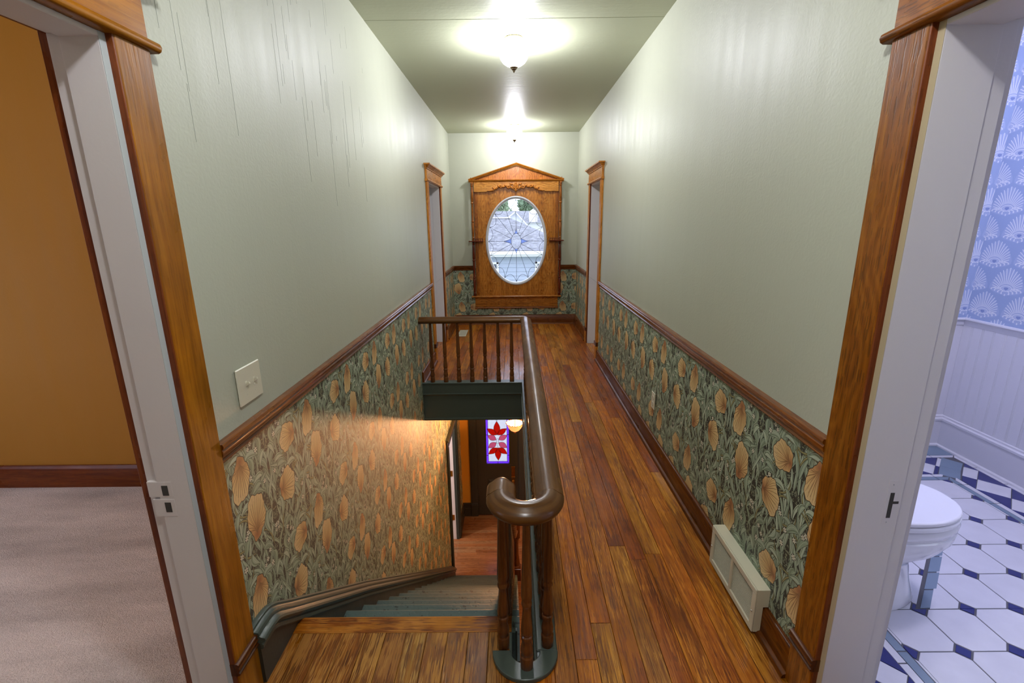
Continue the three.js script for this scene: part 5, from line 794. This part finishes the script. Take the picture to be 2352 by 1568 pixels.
{
  const f = struct('floor_bathroom');
  mesh('grout', cbox(XR + 0.149, bathX + 0.05, -0.2, -0.0025, bathZ - 0.05, bathB + 0.05, 0.0005), M.grout, f);
  const T = (P, m, name = 'tile', g = 0.0022) => { // shrink by the joint, then stand it on the bed
    if (P.length < 3 || polyArea(P) < 2.5e-4) return;
    const n = P.length, cx = P.reduce((s, p) => s + p[0], 0) / n, cz = P.reduce((s, p) => s + p[1], 0) / n;
    const Q = P.map((p) => { const d = Math.hypot(p[0] - cx, p[1] - cz), k = Math.max(0.3, 1 - g * 1.25 / d); return [cx + (p[0] - cx) * k, cz + (p[1] - cz) * k]; });
    mesh(name, tile(Q, -0.006, rr(-0.0003, 0.0003), 0.0012, rnd(), rnd()), m, f);
  };
  const px = 0.2025, pz = 0.2013, X0 = 1.693, Z0 = -1.447, h = 0.036, x0 = 1.482, x1 = 2.715, zb = -2.655, zf = 0.2;
  // strip of slate that runs on the diagonal from the toilet to the far corner
  const dl = (s, w) => [[1.683 + s, -1.655 - s], [1.683 + s + w, -1.655 - s], [1.683 + s + w + 0.001, -1.656 - s], [1.683 + s, -1.655 - s]];
  const parts = (P) => { // the field is cut by the diagonal strip behind z = -1.655
    const near = clipPoly(P, 0, -1, 1.6485); if (near.length > 2) T(near, P.m);
    const far = clipPoly(P, 0, 1, -1.6485); if (far.length > 2 && P.some((q) => q[0] > 2.33)) T(far, P.m); else if (far.length > 2) { T(clipPoly(far, -1, -1, -0.088), P.m); T(clipPoly(far, 1, 1, 0.030), P.m); }
  };
  const toField = (P) => clipPoly(clipPoly(clipPoly(clipPoly(P, -1, 0, -x0), 1, 0, x1), 0, -1, -zb), 0, 1, zf);
  for (let i = -2; i < 7; i++) for (let j = -8; j < 7; j++) {
    const a = X0 + px * i, b = a + px, c = Z0 - pz * j, d = c - pz;
    let O = [[a + h, c], [b - h, c], [b, c - h], [b, d + h], [b - h, d], [a + h, d], [a, d + h], [a, c - h]]; O = toField(O); O.m = M.tileWhite; parts(O);
    let D = [[a - h + 0.003, c], [a, c + h - 0.003], [a + h - 0.003, c], [a, c - h + 0.003]]; D = toField(D); D.m = M.tileBlue; parts(D);
  }
  for (let s = 0.0; s < 0.60; s += 0.105) T([[1.700 + s, -1.6525 - s], [1.7565 + s, -1.6525 - s], [1.7565 + s + 0.103, -1.7555 - s], [1.700 + s + 0.103, -1.7555 - s]], M.tileSlate);
  // borders: slate and white lines, a band of white diamonds between blue triangles
  const line = (m, a0, a1, b0, b1, along, step) => { for (let q = a0; q > a1 + 0.02; q -= step) { const e = Math.max(a1, q - step); T(along === 'z' ? [[b0, q], [b1, q], [b1, e], [b0, e]] : [[e, b0], [q, b0], [q, b1], [e, b1]], m); } };
  const band = (p0, p1, b0, b1, along, pitch, cut = (q) => q) => { // p from p0 downwards; b0 inner edge, b1 outer edge
    const P = (p, b) => (along === 'z' ? [b, p] : [p, b]), m = (b0 + b1) / 2;
    for (let p = p0; p > p1; p -= pitch) for (const [q, mat] of [[[P(p, b0), P(p - pitch, b0), P(p - pitch / 2, m)], M.tileBlue], [[P(p, b1), P(p - pitch, b1), P(p - pitch / 2, m)], M.tileBlue], [[P(p, b0), P(p + pitch / 2, m), P(p, b1), P(p - pitch / 2, m)], M.tileWhite]]) T(cut(q), mat);
  };
  const cutR = (k) => (q) => clipPoly(q, -1, -1, -k), cutB = (k) => (q) => clipPoly(q, 1, 1, k); // either side of the corner's mitre
  const run = (m, along, a0, a1, b0, b1, step, cut) => { for (let q = a0; q > a1 + 0.02; q -= step) { const e = Math.max(a1, q - step); T(cut(along === 'z' ? [[b0, q], [b1, q], [b1, e], [b0, e]] : [[e, b0], [q, b0], [q, b1], [e, b1]]), m); } };
  line(M.tileSlate, 0.2, -1.64, 1.443, 1.479, 'z', 0.15); line(M.tileWhite, 0.2, -1.64, 1.409, 1.441, 'z', 0.2); band(0.198, -1.64, 1.408, 1.262, 'z', 0.155); line(M.tileWhite, 0.2, -1.64, 1.228, 1.260, 'z', 0.2); line(M.tileSlate, 0.2, -1.64, 1.145, 1.226, 'z', 0.2);
  const far = -3.1, c0 = cutR(0.062), c1 = cutB(0.060), q0 = cutR(0.139), q1 = cutB(-0.018), q2 = cutR(0.10), q3 = cutB(0.02);
  run(M.tileSlate, 'z', 0.2, far, 2.719, 2.750, 0.2, c0); run(M.tileWhite, 'z', 0.2, far, 2.753, 2.783, 0.2, q2); band(0.165, far, 2.787, 3.003, 'z', 0.209, q0); run(M.tileWhite, 'z', 0.2, far, 3.006, 3.030, 0.2, c0); run(M.tileSlate, 'z', 0.2, far, 3.033, 3.06, 0.2, c0);
  run(M.tileSlate, 'x', 3.06, 1.6, -2.691, -2.657, 0.2, c1); run(M.tileWhite, 'x', 3.06, 1.6, -2.723, -2.694, 0.2, q3); band(3.10, 1.6, -2.726, -2.938, 'x', 0.209, q1); run(M.tileWhite, 'x', 3.06, 1.6, -2.968, -2.942, 0.2, c1); run(M.tileSlate, 'x', 3.06, 1.6, -3.138, -2.971, 0.2, c1);
  T([[2.812, -2.832], [2.887, -2.758], [2.791, -2.656], [2.713, -2.728]], M.tileSlate); T([[2.920, -2.943], [2.991, -2.856], [2.887, -2.758], [2.812, -2.832]], M.tileSlate); // two slate tiles across the corner
}
// ------------------------------------------------------------------ windows of the two rooms beside the camera
function roomWindow(n, X, side, z0, z1, y0, y1) { // side: -1 wall to the left, 1 to the right; the wall spans X to X + side * 0.12
  const w = struct('window_' + n), bx = (t0, t1, a, b, c, d, m, name) => mesh(name, cbox(X + side * t0, X + side * t1, a, b, c, d, 0.003), m, w), m = M.white;
  for (const [a, b, c, d] of [[y0, y1, z0, z0 + 0.05], [y0, y1, z1 - 0.05, z1], [y0, y0 + 0.05, z0, z1], [y1 - 0.05, y1, z0, z1]]) bx(0.03, 0.08, a, b, c, d, m, 'frame');
  bx(0.035, 0.075, (y0 + y1) / 2 - 0.02, (y0 + y1) / 2 + 0.02, z0 + 0.05, z1 - 0.05, m, 'meeting_rail');
  for (const [a, b] of [[y0 + 0.05, (y0 + y1) / 2 - 0.02], [(y0 + y1) / 2 + 0.02, y1 - 0.05]]) bx(0.053, 0.057, a, b, z0 + 0.05, z1 - 0.05, M.glass, 'pane');
  for (const [a, b, c, d] of [[y0 - 0.01, y1 + 0.01, z0 - 0.10, z0], [y0 - 0.01, y1 + 0.01, z1, z1 + 0.10], [y1, y1 + 0.11, z0 - 0.10, z1 + 0.10]]) bx(-0.02, 0.03, a, b, c, d, side < 0 ? M.oak : m, 'casing');
  bx(-0.05, 0.08, y0 - 0.03, y0, z0 - 0.12, z1 + 0.12, side < 0 ? M.oak : m, 'sill');
}
roomWindow(2, bedX, -1, -2.35, 0.55, 0.65, 2.35);
roomWindow(3, bathX, 1, -1.45, -0.25, 1.05, 2.35);
roomWindow(4, -3.4, -1, -6.95, -5.15, 0.7, 2.25);
roomWindow(5, 3.4, 1, -6.95, -5.15, 0.7, 2.25);

// ------------------------------------------------------------------ outside: porch, ground, the house across and trees
{
  const g = mesh('ground', cbox(-60, 60, -4.4, -4.1, -90, 60, 0.01, 'x'), std({ color: '#8c9a78', roughness: 1 }), scene); tag(g, null, null, null, 'structure');
  const p = mesh('path_porch', cbox(-2.6, 2.6, -4.1, LF - 0.06, -10.6, ZF - 0.16, 0.01, 'x'), std({ color: '#c9c7c2', roughness: 0.9 }), scene); tag(p, null, null, null, 'structure');
  const q = mesh('path', cbox(-1.2, 1.2, -4.1, -4.06, -40, -10.6, 0.01, 'x'), std({ color: '#cfccc6', roughness: 0.9 }), scene); tag(q, null, null, null, 'structure');
  const shingle = std({ color: '#ffffff', roughness: 0.95, map: dataTex(512, 512, (u, v) => { const row = Math.floor(v * 16), c = 0.23 + 0.10 * (pnoise(Math.floor(u * 24 + (row % 2) * 0.5) * 1.0, row, 24, 16, 5) - 0.5) + 0.55 * Math.max(0, fbm(u, v, 40, 48, 2, 9) - 0.55), e = (v * 16) % 1 < 0.10 ? 0.85 : 1; return [c * e, c * 1.02 * e, c * 1.08 * e]; }, { size: [4, 2.4] }) });
  const siding = std({ color: '#aeb8c6', roughness: 0.7 }), whiteT = std({ color: '#eeeeee', roughness: 0.6 }), pane = std({ color: '#55606c', roughness: 0.15 });
  const h = thing('house', 'grey shingled house with pale lap siding across the yard beyond the oval window', 'house', [0, 0, -17.5]);
  const boards = []; for (let y = -4.1; y < 0.42; y += 0.15) boards.push(hull([[-7, y, 0], [7.5, y, 0], [-7, y, 0.03], [7.5, y, 0.03], [-7, y + 0.15, 0], [7.5, y + 0.15, 0], [-7, y + 0.15, 0.008], [7.5, y + 0.15, 0.008]], 'x'));
  boards.forEach((b) => mesh('siding_board', b, siding, h));
  mesh('wall', cbox(-7, 7.5, -4.1, 0.5, -6, -0.005, 0.01), siding, h);
  mesh('gutter', cbox(-7.4, 7.9, 0.42, 0.56, 0.05, 0.42, 0.03, 'x'), whiteT, h); mesh('fascia', cbox(-7.4, 7.9, 0.36, 0.58, 0.30, 0.34, 0.01, 'x'), whiteT, h);
  // hipped roof: ridge ends above x = -0.15
  const rg = new THREE.BufferGeometry(), A = [-7.4, 0.58, 0.34], B = [7.9, 0.58, 0.34], R1 = [-7.4, 1.71, -2.9], R2 = [-0.05, 1.71, -2.9], K = [7.9, 0.58, -6.2], K2 = [3.2, 0.58, -2.9 - 3.3];
  const roof = hull([A, [2.5, 0.58, 0.34], R1, R2, [-7.4, 0.50, 0.34], [2.5, 0.50, 0.34], [-7.4, 0.5, -2.9], [-0.05, 0.5, -2.9]], 'z'); mesh('roof', roof, shingle, h);
  mesh('roof', hull([[1.2, 0.58, 0.34], B, [1.2, 0.86, -0.5], [7.9, 0.86, -0.5], [1.2, 0.5, 0.34], [7.9, 0.5, 0.34], [1.2, 0.5, -0.5], [7.9, 0.5, -0.5]], 'z'), shingle, h);
  mesh('ridge_cap', cbox(-7.4, -0.08, 1.71, 1.76, -2.96, -2.84, 0.02, 'x'), whiteT, h);
  for (const [x0, x1] of [[-1.9, -0.53], [0.80, 2.2]]) { const w = mesh('window', merge([cbox(x0, x1, 0.08, 0.16, 0.02, 0.08, 0.01), cbox(x0, x0 + 0.09, -1.6, 0.16, 0.02, 0.08, 0.01), cbox(x1 - 0.09, x1, -1.6, 0.16, 0.02, 0.08, 0.01), cbox(x0, x1, -1.6, -1.52, 0.02, 0.08, 0.01), cbox(x0, x1, -0.75, -0.69, 0.02, 0.07, 0.01)]), whiteT, h); mesh('pane', cbox(x0 + 0.08, x1 - 0.08, -1.54, 0.1, 0.025, 0.045, 0.004), pane, w); }
  const h2 = thing('house', 'white gabled house behind the grey shingled house beyond the oval window', 'house', [0, 0, -27]);
  mesh('wall', hull([[-0.9, -4.1, 0], [1.7, -4.1, 0], [-0.9, 1.32, 0], [1.7, 0.32, 0], [0.15, 2.10, 0], [-0.9, -4.1, -4], [1.7, -4.1, -4], [-0.9, 1.32, -4], [1.7, 0.32, -4], [0.15, 2.10, -4]]), whiteT, h2);
  mesh('roof', merge([hull([[0.12, 2.15, 0.25], [1.95, 0.20, 0.25], [0.12, 2.08, 0.25], [1.95, 0.10, 0.25], [0.12, 2.15, -4.2], [1.95, 0.20, -4.2], [0.12, 2.08, -4.2], [1.95, 0.1, -4.2]], 'x'), hull([[0.18, 2.15, 0.25], [-1.1, 1.22, 0.25], [0.18, 2.08, 0.25], [-1.1, 1.14, 0.25], [0.18, 2.15, -4.2], [-1.1, 1.22, -4.2], [0.18, 2.08, -4.2], [-1.1, 1.14, -4.2]], 'x')]), whiteT, h2);
  const h3 = thing('house', 'long house with grey slate roof and white chimney beyond the oval window', 'house', [0, 0, -33]);
  mesh('wall', cbox(-9, 3.4, -4.1, 1.5, -6, 0, 0.02), whiteT, h3); mesh('roof', hull([[-9.5, 1.48, 0.4], [3.6, 1.48, 0.4], [-9.5, 2.32, -3], [3.6, 2.32, -3], [-9.5, 1.48, -6.5], [3.6, 1.48, -6.5]], 'z'), shingle, h3);
  mesh('chimney', cbox(1.12, 1.66, 1.4, 2.25, -0.6, 0.2, 0.02), whiteT, h3);
  // trees along the skyline
  const leafM = [std({ color: '#93a685', roughness: 0.9 }), std({ color: '#7f9676', roughness: 0.9 })], bark = std({ color: '#6b5a48', roughness: 0.95 });
  for (const [x, z, top, r, lab] of [[-1.25, -46, 3.7, 1.25, 'pale leafy green tree in the gap left of the white gable beyond the oval window'], [1.35, -48, 4.0, 1.05, 'darker leafy green tree rising over the grey slate roof beyond the oval window'], [2.6, -25.4, 1.30, 0.55, 'low green tree at the edge of the yard beside the white gabled house']]) {
    const t = thing('tree', lab, 'tree', [x, -4.1, z]); mesh('trunk', lathe([[0, 0], [0.3, 0], [0.2, 1], [0.16, top + 2], [0, top + 2]], 10), bark, t);
    const list = []; for (let i = 0; i < 700; i++) { const u = rnd() * 6.28, v = Math.acos(rr(-1, 1)), q = r * Math.pow(rnd(), 0.4) * (0.8 + 0.2 * Math.sin(u * 3 + v * 4)), s = rr(0.14, 0.34); const gq = new THREE.BufferGeometry(); const c = V(Math.sin(v) * Math.cos(u) * q, top + 4.1 - r * 0.8 + Math.cos(v) * q * 0.8, Math.sin(v) * Math.sin(u) * q), d1 = V(rr(-1, 1), rr(-1, 1), rr(-1, 1)).normalize(), d2 = V(rr(-1, 1), rr(-1, 1), rr(-1, 1)).cross(d1).normalize(); const P = [c.clone().addScaledVector(d1, s), c.clone().addScaledVector(d2, s * 0.5), c.clone().addScaledVector(d1, -s), c.clone().addScaledVector(d2, -s * 0.5)]; gq.setAttribute('position', new THREE.Float32BufferAttribute([0, 1, 2, 0, 2, 3].flatMap((k) => P[k].toArray()), 3)); gq.setAttribute('uv', new THREE.Float32BufferAttribute(new Array(12).fill(0), 2)); gq.computeVertexNormals(); list.push(gq); }
    const fo = mesh('foliage', merge(list), leafM[z < -47 ? 1 : 0], t); fo.userData.kind = 'stuff';
  }
}

renderer.render(scene, camera);
